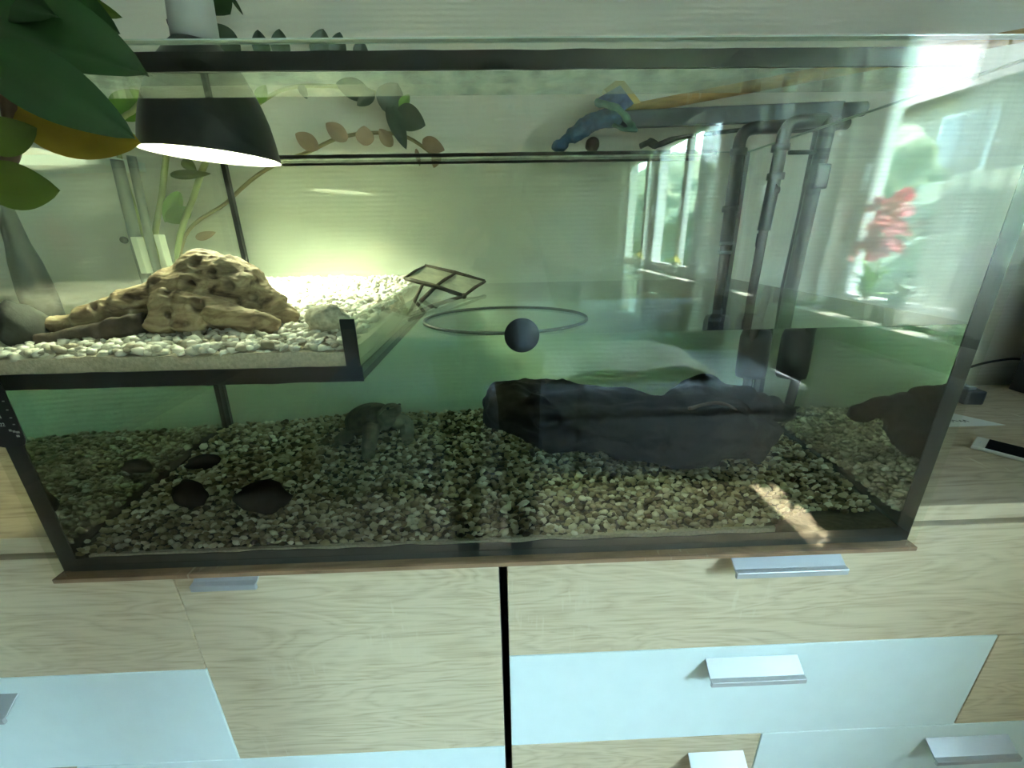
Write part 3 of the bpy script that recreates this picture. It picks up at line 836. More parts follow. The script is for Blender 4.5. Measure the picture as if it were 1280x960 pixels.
# ================================================================== TURTLE
def turtle():
    mb = MB()
    Q = Matrix.Rotation(radians(-38), 3, 'Z') @ Matrix.Rotation(radians(-17), 3, 'Y')   # x axis = towards its head
    base = Vector((-0.247, 0.415, 0.089))
    def W(x, y, z): return base + Q @ Vector((x, y, z))
    B = Q
    mb.ball(W(-0.004, 0, 0.004), 1, 3, (0.056, 0.042, 0.031), M=B)             # shell dome
    mb.ball(W(-0.002, 0, -0.012), 1, 3, (0.052, 0.037, 0.014), M=B)            # belly plate
    mb.tube([W(0.032, 0, -0.006), W(0.048, 0.000, -0.001), W(0.062, -0.001, 0.006)], [0.022, 0.0195, 0.016], 12)
    mb.ball(W(0.070, -0.002, 0.010), 1, 3, (0.023, 0.0175, 0.0150), M=B)        # head
    mb.ball(W(0.089, -0.003, 0.0125), 1, 2, (0.011, 0.0080, 0.0072), M=B)        # snout
    for s_ in (-1, 1):                                                           # front legs, reaching down to the pebbles
        root = W(0.030, s_ * 0.026, -0.012); el = W(0.044, s_ * 0.044, -0.024)
        wr = Vector((el.x + (0.004 if s_ > 0 else -0.004), el.y - 0.012, zg(el.x, el.y) + 0.014))
        ft = Vector((wr.x + 0.002, wr.y - 0.014, zg(wr.x, wr.y) + 0.006))
        mb.tube(smoothpath([root, el, wr, ft], 4), [0.0165] * 4 + [0.0145] * 4 + [0.0125] * 4 + [0.0105], 10)
        for t in (-1, 0, 1):
            mb.tube([ft, ft + Vector((0.0055 * t, -0.012, -0.003))], [0.0042, 0.0022], 6)
        root = W(-0.034, s_ * 0.028, -0.014); kn = W(-0.046, s_ * 0.044, -0.020)
        ft = Vector((kn.x - 0.008, kn.y - 0.002, zg(kn.x, kn.y) + 0.007))
        mb.tube(smoothpath([root, kn, ft], 4), [0.0145] * 4 + [0.012] * 4 + [0.0095], 10)
        for t in (-1, 0, 1):
            mb.tube([ft, ft + Vector((-0.006 + 0.003 * t, -0.009 + 0.006 * t, -0.003))], [0.0045, 0.0024], 6)
    mb.tube([W(-0.052, 0, -0.010), W(-0.066, 0.002, -0.016), W(-0.078, 0.004, -0.022)], [0.008, 0.005, 0.002], 8)
    Qi = Q.inverted()
    def disp(p, n):
        l = Qi @ (p - base)
        if l.z > 0.001 and (l.x / .058) ** 2 + (l.y / .044) ** 2 < 1.0 and l.x < 0.05:
            # scutes: shallow grooves across and a low keel along the shell
            gx = abs(((l.x + 0.06) / 0.022) % 1 - 0.5) * 2; gy = abs(abs(l.y) - 0.014) / 0.014
            k = max(0, gx - 0.86) * 0.006 + max(0, 0.12 - gy) * 0.006
            return p - n * k + n * 0.0007 * noise.noise(p * 260)
        return p + n * 0.0009 * noise.noise(p * 330)
    me = fuse(mb, 0.0020, 2, disp)
    at = me.attributes.new('shell', 'FLOAT', 'POINT')
    for i, v in enumerate(me.vertices):
        l = Qi @ (v.co - base)
        at.data[i].value = 1.0 if (l.z > -0.008 and (l.x / .0585) ** 2 + (l.y / .0445) ** 2 + (l.z / .04) ** 2 < 1.05 and l.x < 0.046) else 0.0
    mt, nt, b = newmat('turtle_skin'); b.inputs['Roughness'].default_value = 0.6
    tc = nt.nodes.new('ShaderNodeTexCoord'); nz = nt.nodes.new('ShaderNodeTexNoise'); nz.inputs['Scale'].default_value = 70; nz.inputs['Detail'].default_value = 5
    nt.links.new(tc.outputs['Object'], nz.inputs['Vector'])
    a1 = ramp(nt, [(0.3, (0.13, 0.11, 0.075)), (0.7, (0.28, 0.25, 0.17))]); a2 = ramp(nt, [(0.3, (0.075, 0.058, 0.034)), (0.7, (0.17, 0.14, 0.085))])
    nt.links.new(nz.outputs['Fac'], a1.inputs['Fac']); nt.links.new(nz.outputs['Fac'], a2.inputs['Fac'])
    t_ = nt.nodes.new('ShaderNodeAttribute'); t_.attribute_name = 'shell'
    mx = nt.nodes.new('ShaderNodeMix'); mx.data_type = 'RGBA'
    nt.links.new(t_.outputs['Fac'], mx.inputs['Factor']); nt.links.new(a1.outputs['Color'], mx.inputs['A']); nt.links.new(a2.outputs['Color'], mx.inputs['B'])
    nt.links.new(mx.outputs['Result'], b.inputs['Base Color'])
    o = link('turtle', me, mt)
    tag(o, 'brown musk turtle standing on the gravel with its head raised', 'turtle')
    for s_ in (-1, 1):
        e_ = MB().ball(W(0.0815, -0.002 + s_ * 0.0142, 0.0165), 0.0031, 2)
        e_.build('eye', M_black, o)
        st = MB().tube([W(0.092, -0.003 + s_ * 0.0080, 0.0160), W(0.074, -0.002 + s_ * 0.0172, 0.0160), W(0.056, -0.001 + s_ * 0.0180, 0.0090)], 0.0011, 6)
        st.build('head_stripe', plain('pale_stripe', (0.42, 0.40, 0.27), 0.6), o)
turtle()

# ================================================================== WOOD-FRAMED RAMP BEHIND THE SHELF EDGE
rp = thing('basking_ramp', 'small stick-framed ramp with translucent panels leaning from the land shelf into the water', 'ramp')
A, Bq, Cq, Dq = atY(506, 348, 0.33), atY(531, 333, 0.47), atY(606, 352, 0.47), atY(580, 370, 0.34)
M_stick = plain('dark_stick', (0.075, 0.065, 0.04), 0.7, var=0.5, scale=60)
M_film = plain('algae_film', (0.50, 0.52, 0.36), 0.5, var=0.25, scale=30)
def stick(a, b, r, nm='stick'):
    m_ = (Vector(a) + Vector(b)) / 2 + Vector((0, 0, 0.002))
    return MB().tube([a, m_, b], [r, r * 1.1, r * 0.9], 8).build(nm, M_stick, rp)
for a, b, r in ((A, Bq, .0028), (Bq, Cq, .0050), (Cq, Dq, .0032), (Dq, A, .0040), ((A + Dq) / 2, (Bq + Cq) / 2, .0034)): stick(a, b, r)
def panel(a, b, c, d):
    up = (b - a).cross(d - a).normalized() * 0.0012
    if up.z < 0: up = -up
    cen = (a + b + c + d) / 4
    q = [p_ + (cen - p_) * 0.06 for p_ in (a, b, c, d)]
    vs = [p_ - up for p_ in q] + [p_ + up for p_ in q]
    MB().add(vs, [(0, 1, 2, 3), (7, 6, 5, 4), (0, 4, 5, 1), (1, 5, 6, 2), (2, 6, 7, 3), (3, 7, 4, 0)]).build('panel', M_film, rp)
mAD, mBC = (A + Dq) / 2, (Bq + Cq) / 2
panel(A, Bq, mBC, mAD); panel(mAD, mBC, Cq, Dq)
foot = atY(511, 394, 0.30); foot2 = atY(545, 382, 0.32)
stick(Dq, foot, 0.0036); stick(mAD, foot, 0.0040); stick((A * .7 + Dq * .3), foot, 0.003)
panel(foot, mAD, (mAD + Dq) / 2, foot2)
for c_, r in ((Dq, .0058), (mAD, .0050), (foot2, .0055)):
    MB().ball(c_, r, 2).build('peg', M_stick, rp)

# ================================================================== SUCTION CUP AND FEEDING RING, THERMOMETER
fr = thing('feeding_ring', 'thin floating hose ring held by a black suction cup on the front glass', 'feeding ring')
c = atY(653, 422, 0.0)
Mx = Matrix.Translation((c.x, G + 0.0005, c.z)) @ Matrix.Rotation(radians(-90), 4, 'X')
MB().lathe([(0, 0.006), (0.009, 0.0058), (0.0105, 0.0040), (0.0195, 0.0012), (0.0206, 0.0004), (0.0206, 0.0), (0, 0.0)], 36, Mx).build('suction_cup', M_rubber, fr)
cx, cy_, a_, b_ = 0.022, 0.110, 0.112, 0.094
ring = [(cx + a_ * cos(t * pi / 30), cy_ + b_ * sin(t * pi / 30), ZW + 0.0016) for t in range(61)]
M_hose = plain('grey_hose', (0.16, 0.17, 0.13), 0.4)
MB().tube(ring, 0.0022, 8, cap=False).build('hose_ring', M_hose, fr)
th = thing('thermometer', 'black adhesive strip thermometer on the front glass near its edge', 'thermometer')
zt, zb, xa, xb = 0.292, 0.199, -0.5975, -0.5565
pts = []
r_ = 0.013
for (cx_, cz_, a0) in ((xb - r_, zt - r_, 0), (xa + r_, zt - r_, 90), (xa + r_, zb + r_, 180), (xb - r_, zb + r_, 270)):
    for k in range(7):
        a = radians(a0 + k * 15); pts.append((cx_ + r_ * cos(a), cz_ + r_ * sin(a)))
MB().prism(pts, -0.0010, -0.0001, axis=1).build('strip', M_black, th)
M_print = plain('white_print', (0.45, 0.48, 0.44), 0.6)
for k, z in enumerate((0.2585, 0.2475, 0.2375, 0.2290)):
    MB().box(-0.5638, -0.5612, -0.0013, -0.00105, z - 0.0006, z + 0.0006).build('tick', M_print, th)
for k, (z, tx) in enumerate(((0.2390, '24'), (0.2290, '22'))):
    cu = bpy.data.curves.new('numeral', 'FONT'); cu.body = tx; cu.size = 0.0062; cu.extrude = 0.0001
    tmp = bpy.data.objects.new('tmp', cu); COL.objects.link(tmp)
    me = bpy.data.meshes.new_from_object(tmp.evaluated_get(bpy.context.evaluated_depsgraph_get())); bpy.data.objects.remove(tmp)
    o = link('numeral', me, M_print, th)
    o.location = (-0.5790, -0.00115, z - 0.002); o.rotation_euler = (pi / 2, 0, 0)
for k, (xx, zz, ww) in enumerate(((-0.5712, 0.2215, 0.003), (-0.5675, 0.2200, 0.003), (-0.5640, 0.2190, 0.004), (-0.5655, 0.2140, 0.0035))):
    MB().box(xx, xx + ww, -0.0013, -0.00105, zz - 0.0014, zz + 0.0012).build('mark', M_print, th)

# ================================================================== LAMP
lp = thing('pendant_lamp', 'black dome heat lamp with white inside hanging over the driftwood', 'lamp', loc=(-0.437, 0.30, 0.556))
tilt = Matrix.Rotation(radians(4.5), 4, 'Y')
out = [(0.0955, 0.000), (0.0935, 0.010), (0.090, 0.030), (0.084, 0.055), (0.076, 0.078), (0.066, 0.100), (0.054, 0.122), (0.042, 0.138), (0.034, 0.147), (0.031, 0.150)]
inn = [(r - 0.0022, z + 0.0006) for (r, z) in out][::-1]
MB().lathe(out + [(0.0005, 0.1505)], 48, tilt).build('lamp_shade', plain('black_enamel', (0.012, 0.014, 0.013), 0.32, var=0.3, scale=80), lp, fix=False)
MB().lathe([(0.0005, 0.1485)] + inn + [(0.0955, 0.0)], 48, tilt).build('shade_lining', plain('white_enamel', (0.85, 0.86, 0.82), 0.4), lp, fix=False)
MB().lathe([(0.0005, 0.151), (0.0305, 0.151), (0.0305, 0.172), (0.0300, 0.185), (0.0285, 0.24), (0.025, 0.252), (0.016, 0.258), (0.0005, 0.26)], 32, tilt).build('socket_cap', plain('grey_plastic', (0.50, 0.52, 0.49), 0.5), lp)
M_bulb, nt_, bb = newmat('lit_bulb')
bb.inputs['Emission Color'].default_value = (0.90, 1.0, 0.68, 1); bb.inputs['Emission Strength'].default_value = 120.0
MB().lathe([(0.0005, -0.034), (0.012, -0.032), (0.022, -0.024), (0.027, -0.010), (0.026, 0.006), (0.018, 0.024), (0.0135, 0.040), (0.0135, 0.058), (0.0005, 0.058)], 28, tilt @ Matrix.Translation((0, 0, 0.066))).build('bulb', M_bulb, lp)
ld = bpy.data.lights.new('lamp_light', 'SPOT'); ld.energy = 12.5; ld.color = (0.93, 1.0, 0.74); ld.shadow_soft_size = 0.024
ld.spot_size = radians(104); ld.spot_blend = 1.0
lo = bpy.data.objects.new('lamp_light', ld); COL.objects.link(lo); lo.parent = lp
lo.location = tilt @ Vector((0, 0, 0.034)); lo.rotation_euler = Vector((0.035, 0.085, -0.25)).to_track_quat('-Z', 'Y').to_euler()
cord = smoothpath([Vector((-0.437, 0.30, 0.556)) + tilt @ Vector((-0.028, -0.004, 0.165)), atY(211, 25, 0.292), atY(206, -12, 0.292), Vector((-0.50, 0.29, 1.1)), Vector((-0.51, 0.29, ZC))])
co = MB().tube([p_ - Vector((-0.437, 0.30, 0.556)) for p_ in cord], 0.0032, 8).build('cord', M_black, lp)

# ================================================================== PLANTS
M_lfdark = leafmat('leaf_dark_green', (0.018, 0.050, 0.012), 0.38)
M_lfmid = leafmat('leaf_mid_green', (0.10, 0.15, 0.018), 0.40, trans=0.35)
M_lfyel = leafmat('leaf_yellow_backlit', (0.40, 0.30, 0.03), 0.45, trans=0.45, var=0.40)  # yellow leaf, its colour also raised to look backlit by the lamp
M_lfbri = leafmat('leaf_bright_green', (0.20, 0.40, 0.06), 0.4, trans=0.35)
M_lfgry = leafmat('leaf_grey_green', (0.045, 0.075, 0.045), 0.4)
M_lfdry = leafmat('leaf_dry_brown', (0.34, 0.24, 0.15), 0.7)
M_stemb = plain('brown_stem', (0.14, 0.09, 0.045), 0.6, var=0.3)
M_stemg = plain('pale_green_stem', (0.36, 0.42, 0.17), 0.5, var=0.25)
def leaf_mb(b, t, w, n=None, bend=0.06, fold=0.18, n_u=12, n_v=6, blunt=0.8, thick=0.0007):
    b, t = Vector(b), Vector(t)
    ax = t - b; L = ax.length; a = ax.normalized()
    n = Vector(n) if n is not None else (CAM - (b + t) / 2)
    n = (n - a * n.dot(a)).normalized(); sd_ = a.cross(n)
    def pt(u, v, off):
        q = v * 2 - 1
        hw = w / 2 * (sin(pi * (0.02 + 0.98 * u) ** blunt) ** 0.75 if u < 0.999 else 0.0)
        z = bend * L * 4 * u * (1 - u) + fold * hw * abs(q) - 0.02 * L * (1 - abs(q)) ** 6 + 0.03 * hw * sin(u * 9)
        return b + ax * u + sd_ * (q * hw) + n * (z + off)
    mb = MB()
    mb.grid(lambda u, v: pt(u, v, thick / 2), n_u, n_v)
    mb.grid(lambda u, v: pt(u, 1 - v, -thick / 2), n_u, n_v)
    return mb
def leaf_px(parent, p0, p1, wpx, Y0, Y1=None, mat=None, name='leaf', **k):
    Y1 = Y0 if Y1 is None else Y1
    b, t = atY(*p0, Y0), atY(*p1, Y1)
    mid = (b + t) / 2
    w_ = wpx * (mid - CAM).dot(FWD) / FPX
    return leaf_mb(b, t, w_, **k).build(name, mat, parent, fix=False)

# plant in front of the tank, only its lowest leaves hang into view
pf = thing('rubber_plant', 'large dark green leafy plant hanging in front of the tank corner by the lamp', 'plant')
leaf_px(pf, (-60, -40), (70, 20), 80, -0.10, -0.13, M_lfdark, bend=0.05)
leaf_px(pf, (60, -14), (153, 22), 26, -0.06, -0.05, M_lfmid)
leaf_px(pf, (30, -25), (150, 42), 60, -0.10, -0.09, M_lfdark, bend=-0.03)
leaf_px(pf, (-55, 5), (185, 93), 112, -0.13, -0.11, M_lfdark, bend=0.05, n=(0.35, -1, 0.5))
leaf_px(pf, (5, 128), (176, 179), 84, -0.150, -0.135, M_lfyel, bend=-0.04, n=(0.1, -1, -0.1))
leaf_px(pf, (-25, 62), (169, 173), 78, -0.175, -0.16, M_lfdark, bend=0.05, n=(0.2, -1, 0.35))
leaf_px(pf, (-30, 178), (46, 160), 44, -0.16, -0.15, M_lfmid, bend=0.0)
leaf_px(pf, (-28, 228), (75, 238), 56, -0.15, -0.14, M_lfmid, bend=0.03, blunt=0.95)
MB().tube(smoothpath([atY(-12, 60, -.155), atY(4, 100, -.15), atY(13, 140, -.148), atY(17, 175, -.145), atY(12, 200, -.145), atY(-6, 222, -.145), atY(-40, 250, -.15), atY(-120, 330, -.2)]), 0.0042, 8).build('stem', M_stemb, pf)

# plant standing beside and behind the tank
PY = 0.632
zz = thing('house_plant', 'tall house plant with pale stems and dark leaves growing behind the lamp', 'plant', loc=(-0.76, 0.50, CT))
inv = Vector((-0.76, 0.50, CT))
def zput(o): o.data.transform(Matrix.Translation(-inv)); return o
zput(MB().lathe([(0.0005, 0.0), (0.055, 0.0), (0.075, 0.11), (0.078, 0.115), (0.072, 0.118), (0.068, 0.10), (0.0005, 0.10)], 32, Matrix.Translation(inv)).build('pot', plain('terracotta', (0.35, 0.16, 0.09), 0.8), zz))
soil = inv + Vector((0, 0, 0.10))
def zstem(pts, r, mat=M_stemg): return zput(MB().tube(smoothpath(pts), [r] * 6 * (len(pts) - 1) + [r * 0.7], 8).build('stem', mat, zz))
zstem([soil + Vector((0.03, 0.02, 0)), atY(196, 330, 0.60), atY(203, 240, 0.62), atY(208, 190, 0.62), atY(214, 120, 0.61)], 0.0065)
zstem([soil + Vector((0.04, 0.03, 0)), atY(222, 330, 0.60), atY(244, 240, 0.62), atY(262, 190, 0.625), atY(285, 130, 0.62)], 0.0065)
zstem([soil + Vector((0.05, 0.0, 0)), atY(226, 312, 0.61), atY(285, 252, PY), atY(318, 222, PY), atY(350, 203, PY), atY(385, 190, PY), atY(425, 172, PY), atY(470, 166, PY), atY(510, 172, PY), atY(550, 200, PY)], 0.0042, plain('dry_stem', (0.30, 0.25, 0.13), 0.7))
zstem([soil + Vector((0.02, 0.03, 0)), atY(150, 200, 0.60), atY(170, 135, 0.61), atY(195, 122, 0.61)], 0.005)
zstem([atY(285, 150, 0.62), atY(322, 130, PY), atY(360, 110, PY), atY(420, 108, PY), atY(470, 116, PY), atY(500, 140, PY)], 0.0042)
zstem([atY(214, 125, 0.61), atY(280, 85, PY), atY(350, 76, PY), atY(430, 76, PY)], 0.004)
def zl(p0, p1, w_, mat, **k): return zput(leaf_px(zz, p0, p1, w_, k.pop('Y', PY - 0.012), None, mat, **k))
for p0, p1, w_ in (((496, 140), (532, 157), 30), ((482, 140), (497, 104), 36), ((486, 130), (508, 187), 20), ((462, 118), (420, 104), 24), ((468, 116), (446, 132), 14), ((296, 78), (268, 38), 22), ((330, 76), (322, 37), 20), ((352, 76), (349, 36), 22), ((398, 76), (404, 36), 26), ((420, 76), (425, 40), 20), ((450, 76), (452, 50), 18), ((300, 70), (258, 32), 34), ((375, 106), (384, 124), 10), ((290, 145), (300, 112), 16)):
    zl(p0, p1, w_, M_lfgry)
zl((262, -12), (288, 18), 48, M_lfdark); zl((288, -6), (304, 19), 5, M_lfdark)
for p0, p1, w_ in (((142, 142), (190, 116), 32), ((322, 128), (332, 106), 14), ((238, 262), (206, 276), 20), ((224, 240), (206, 278), 18), ((500, 135), (512, 118), 12)):
    zl(p0, p1, w_, M_lfbri)
zl((213, 219), (264, 217), 11, M_lfmid); zl((228, 200), (246, 214), 14, M_lfmid)
for p0, p1, w_ in (((398, 186), (369, 167), 20), ((434, 175), (407, 154), 20), ((457, 182), (455, 157), 22), ((490, 183), (474, 161), 16), ((528, 176), (556, 188), 18), ((520, 186), (525, 208), 6), ((548, 190), (542, 210), 12), ((245, 298), (270, 290), 10)):
    zl(p0, p1, w_, M_lfdry)

# hose with white clips behind the tank's outer end, and a slim dark bottle
ho = thing('hose_stand', 'two grey hoses held in a white clip behind the driftwood', 'hose')
M_hoseg = plain('grey_tubing', (0.20, 0.23, 0.23), 0.35)
for (a, b, r) in (((146, 200), (182, 345), 0.0115), ((164, 195), (199, 345), 0.0085)):
    pts_ = smoothpath([atY(*a, 0.56), atY((a[0] + b[0]) / 2 - 1, (a[1] + b[1]) / 2, 0.56), atY(*b, 0.56), Vector((atY(*b, 0.56).x + 0.012, 0.56, CT + 0.002))])
    MB().tube(pts_, r, 12).build('hose', M_hoseg, ho)
M_clip = plain('white_clip_plastic', (0.75, 0.78, 0.70), 0.4)
for (a, b) in (((162, 296), (184, 342)), ((191, 293), (209, 333))):
    p0, p1 = atY(*a, 0.535), atY(*b, 0.535)
    MB().box(p0.x, p1.x, 0.535, 0.555, p1.z, p0.z).build('clip', M_clip, ho, bevel=0.002)
p0 = atY(155, 300, 0.54); MB().ball(p0, 0.008, 2).build('clip_screw', M_black, ho)
p0 = atY(44, 360, 0.50)
bt = MB().lathe([(0.0005, 0), (0.030, 0), (0.032, 0.01), (0.031, 0.34), (0.026, 0.40), (0.019, 0.44), (0.015, 0.50), (0.017, 0.60), (0.019, 0.61), (0.0005, 0.612)], 24).build('vase', plain('dark_glazed_clay', (0.05, 0.055, 0.05), 0.4, var=0.4))
bt.location = (p0.x, 0.50, CT); tag(bt, 'tall slim dark vase standing behind the outer end of the tank', 'vase')
sh = MB().box(-1.45, -0.815, YB - 0.12, YB - 0.001, 0.585, 0.605).build('wall_shelf', M_white, None, bevel=0.002); tag(sh, 'narrow white shelf on the wall behind the plant leaves', 'shelf')

# ================================================================== TOOLS ON THE TANK RIM
M_blue = plain('blue_cloth', (0.035, 0.085, 0.16), 0.85, var=0.35, scale=60, bump=0.8)
M_navy = plain('navy_plastic', (0.022, 0.034, 0.055), 0.4)
M_teal = plain('teal_cloth', (0.07, 0.16, 0.13), 0.85, var=0.3, scale=50, bump=0.6)
M_stickw = oak('pine_stick', dark=(0.36, 0.20, 0.07), light=(0.62, 0.38, 0.15), off=4.4)
TY = 0.575
sq = thing('squeegee', 'long navy squeegee bar with a blue cloth head resting on the tank rim', 'squeegee')
a, b = atY(775, 150, TY), atY(1052, 138, TY)
d_ = (b - a).normalized(); up_ = Vector((0, -1, 0)).cross(d_)
if up_.z < 0: up_ = -up_
Mq = Matrix((d_, Vector((0, 1, 0)), up_)).transposed().to_4x4(); Mq.translation = a
MB().box(0, (b - a).length, -0.008, 0.008, -0.017, 0.017, Mq).build('bar', M_navy, sq, bevel=0.003)
b2 = atY(1080, 136, TY)
MB().tube([b - d_ * 0.004, b2], [0.015, 0.0145], 12).build('end_grip', M_navy, sq)
cl = MB()
cl.tube(smoothpath([atY(694, 183, 0.548), atY(715, 170, 0.552), atY(742, 152, 0.556), atY(775, 146, TY)]), [0.013] * 6 + [0.024] * 6 + [0.026] * 6 + [0.018], 14, squash=0.7)
cl.ball(atY(700, 182, 0.55), 0.016, 3, (1.1, .8, .8))
o = link('cloth_head', fuse(cl, 0.003, 1, lambda p, n: p + n * (0.004 * noise.noise(p * 55) + 0.002 * noise.noise(p * 140))), M_blue, sq)
cl = MB()
cl.tube(smoothpath([atY(744, 128, .556), atY(765, 134, .55), atY(778, 142, .552), atY(792, 160, .56)]), [0.012] * 6 + [0.014] * 6 + [0.011] * 6 + [0.006], 10, squash=0.6)
cl.tube(smoothpath([atY(765, 155, .556), atY(782, 162, .552), atY(797, 163, .556)]), [0.008] * 6 + [0.009] * 6 + [0.006], 10, squash=0.6)
link('cloth_wrap', fuse(cl, 0.003, 1, lambda p, n: p + n * (0.003 * noise.noise(p * 70))), M_teal, sq)
br = thing('sponge_brush', 'wooden-handled scrubber with a blue sponge lying above the tank rim', 'brush')
a, b = atY(776, 139, 0.595), atY(1290, 42, 0.56)
MB().tube([a, a.lerp(b, 0.5), b], [0.011, 0.0125, 0.0125], 12).build('handle', M_stickw, br)
q = [atY(752, 115, .60), atY(767, 104, .60), atY(778, 104, .60), atY(799, 131, .60), atY(778, 141, .60)]
MB().prism([(p_.x, p_.z) for p_ in q], 0.585, 0.605, axis=1).build('block', plain('yellow_foam', (0.60, 0.42, 0.16), 0.8, var=0.2), br)
q = [atY(743, 126, .575), atY(774, 108, .575), atY(791, 131, .575), atY(776, 141, .575)]
MB().prism([(p_.x, p_.z) for p_ in q], 0.565, 0.5845, axis=1).build('sponge', plain('blue_foam', (0.05, 0.085, 0.22), 0.85, var=0.3, scale=90, bump=0.6), br, bevel=0.002)
p_ = atY(741, 180, 0.56)
o = MB().ball((p_.x, 0.565, 0.598 + 0.0155), 0.0155, 3, jit=0.1).build('cork_ball', plain('dark_cork', (0.045, 0.025, 0.018), 0.8, var=0.4, scale=80)); tag(o, 'small dark brown ball lying on the back glass brace', 'ball')
cb = MB().tube(smoothpath([atY(800, 183, .562), atY(812, 178, .560), atY(822, 181, .562), atY(845, 173, .56), atY(880, 168, .56), atY(930, 162, .55), atY(965, 160, .53)]), [0.006] * 6 + [0.009] * 6 + [0.006] * 6 + [0.0042] * 18 + [0.004], 8)
o = cb.build('cable', plain('black_braid', (0.02, 0.02, 0.02), 0.6, bump=0.8, bscale=300)); tag(o, 'knotted black cable running from the back brace to the filter pipes', 'cable')

# ================================================================== FILTER PIPES HOOKED OVER THE END PANE
M_pipe = plain('black_pipe', (0.015, 0.017, 0.017), 0.3)
M_tubeb = plain('brownish_clear_tube', (0.085, 0.07, 0.055), 0.25)
def elbow(pts, r, parent, nm='pipe', mat=M_pipe):
    return MB().tube(pts, r, 14).build(nm, mat, parent)
def rounded(pts, rr_=0.02, k=5):
    P = [Vector(p) for p in pts]; out = [P[0]]
    for i in range(1, len(P) - 1):
        a = (P[i - 1] - P[i]).normalized(); b = (P[i + 1] - P[i]).normalized()
        s0, s1 = P[i] + a * rr_, P[i] + b * rr_
        for j in range(k + 1):
            t = j / k; out.append(s0 * (1 - t) ** 2 + P[i] * 2 * t * (1 - t) + s1 * t * t)
    out.append(P[-1]); return out
fp = thing('filter_intake', 'black filter pipe arched over the end pane with brown intake tube in back corner', 'filter pipe')
elbow(rounded([(0.523, 0.50, 0.40), (0.521, 0.50, 0.628), (0.72, 0.50, 0.634)], 0.03), 0.0125, fp)
elbow([(0.72, 0.50, 0.634), (0.742, 0.50, 0.634)], 0.0105, fp)
elbow(rounded([(0.688, 0.50, 0.632), (0.688, 0.50, 0.47), (0.690, 0.52, 0.10)], 0.02), 0.0125, fp)
elbow([(0.523, 0.50, 0.40), (0.530, 0.51, 0.33), (0.545, 0.53, 0.06)], 0.0098, fp, 'intake_tube', M_tubeb)
for z in (0.585, 0.475): MB().lathe([(0.0128, -.006), (0.0165, -.006), (0.0165, .006), (0.0128, .006)], 20, Matrix.Translation((0.522, 0.50, z))).build('collar', M_pipe, fp)
for z in (0.405, 0.385): MB().lathe([(0.010, -.0035), (0.0142, -.0035), (0.0142, .0035), (0.010, .0035)], 20, Matrix.Translation((0.524, 0.50, z))).build('clamp_ring', M_hoseg, fp)
MB().lathe([(0.0005, 0), (0.028, 0), (0.030, 0.01), (0.030, 0.085), (0.026, 0.10), (0.0005, 0.102)], 24, Matrix.Translation((0.548, 0.535, 0.135))).build('intake_sponge', M_rubber, fp)
fo = thing('filter_outlet', 'black filter outlet with valve tap hanging on the end pane in front of the intake', 'filter pipe')
elbow(rounded([(0.562, 0.43, 0.43), (0.570, 0.43, 0.622), (0.645, 0.43, 0.626)], 0.022), 0.0120, fo)
elbow(rounded([(0.640, 0.43, 0.626), (0.652, 0.43, 0.615), (0.648, 0.43, 0.50), (0.640, 0.43, 0.10)], 0.012), 0.0135, fo)
elbow([(0.562, 0.43, 0.43), (0.560, 0.43, 0.28)], 0.009, fo, 'outlet_tube', M_tubeb)
MB().box(0.636, 0.664, 0.412, 0.448, 0.505, 0.55).build('valve_body', M_pipe, fo, bevel=0.004)
MB().tube([(0.585, 0.43, 0.572), (0.64, 0.43, 0.572)], 0.004, 8).build('bracket', M_pipe, fo)
for z in (0.58, 0.53): MB().lathe([(0.0122, -.006), (0.0158, -.006), (0.0158, .006), (0.0122, .006)], 20, Matrix.Translation((0.567, 0.43, z))).build('collar', M_pipe, fo)
for (px_, py_, yy, r) in ((968, 238, 0.405, 0.0115), (945, 300, 0.46, 0.0135)):
    p_ = atY(px_, py_, yy)
    Mx = Matrix.Translation((p_.x, yy, p_.z)) @ Matrix.Rotation(radians(60), 4, 'Z') @ Matrix.Rotation(radians(90), 4, 'X')
    MB().lathe([(0.0005, 0.010), (r * 0.5, 0.009), (r * 0.6, 0.005), (r, 0.0015), (r, 0.0), (0.0005, 0.0)], 24, Mx).build('suction_cup', M_rubber, fo)

# ================================================================== THINGS ON THE SIDEBOARD BESIDE THE TANK
ph = thing('smartphone', 'white smartphone with a black screen lying on the sideboard', 'phone')
a, b = atZ(1217, 552, CT + 0.006), atZ(1300, 573, CT + 0.006)
u_ = (b - a).normalized(); v_ = Vector((-u_.y, u_.x, 0))
Mp = Matrix((u_, v_, Vector((0, 0, 1)))).transposed().to_4x4(); Mp.translation = Vector((a.x, a.y, CT + 0.0005))
MB().box(0, 0.145, -0.032, 0.036, 0, 0.0078, Mp).build('body', plain('white_phone', (0.72, 0.70, 0.66), 0.25), ph, bevel=0.0035, seg=3)
MB().box(0.019, 0.126, -0.029, 0.033, 0.0078, 0.0084, Mp).build('screen', plain('black_screen', (0.004, 0.004, 0.005), 0.08), ph)
MB().box(0.0085, 0.0105, -0.006, 0.010, 0.0078, 0.0082, Mp).build('earpiece', M_alu, ph)
ps = thing('power_strip', 'black power strip with silvery switches lying against the wall beside the tank', 'power strip')
Mp = Matrix.Translation((1.245, 0.56, CT + 0.0005)) @ Matrix.Rotation(radians(-6), 4, 'Z')
MB().box(-0.024, 0.024, -0.065, 0.085, 0, 0.038, Mp).build('body', M_black, ps, bevel=0.005)
for k in range(5):
    MB().box(-0.012, 0.006, -0.052 + k * 0.026, -0.038 + k * 0.026, 0.038, 0.045, Mp).build('switch', M_alu, ps, bevel=0.001)
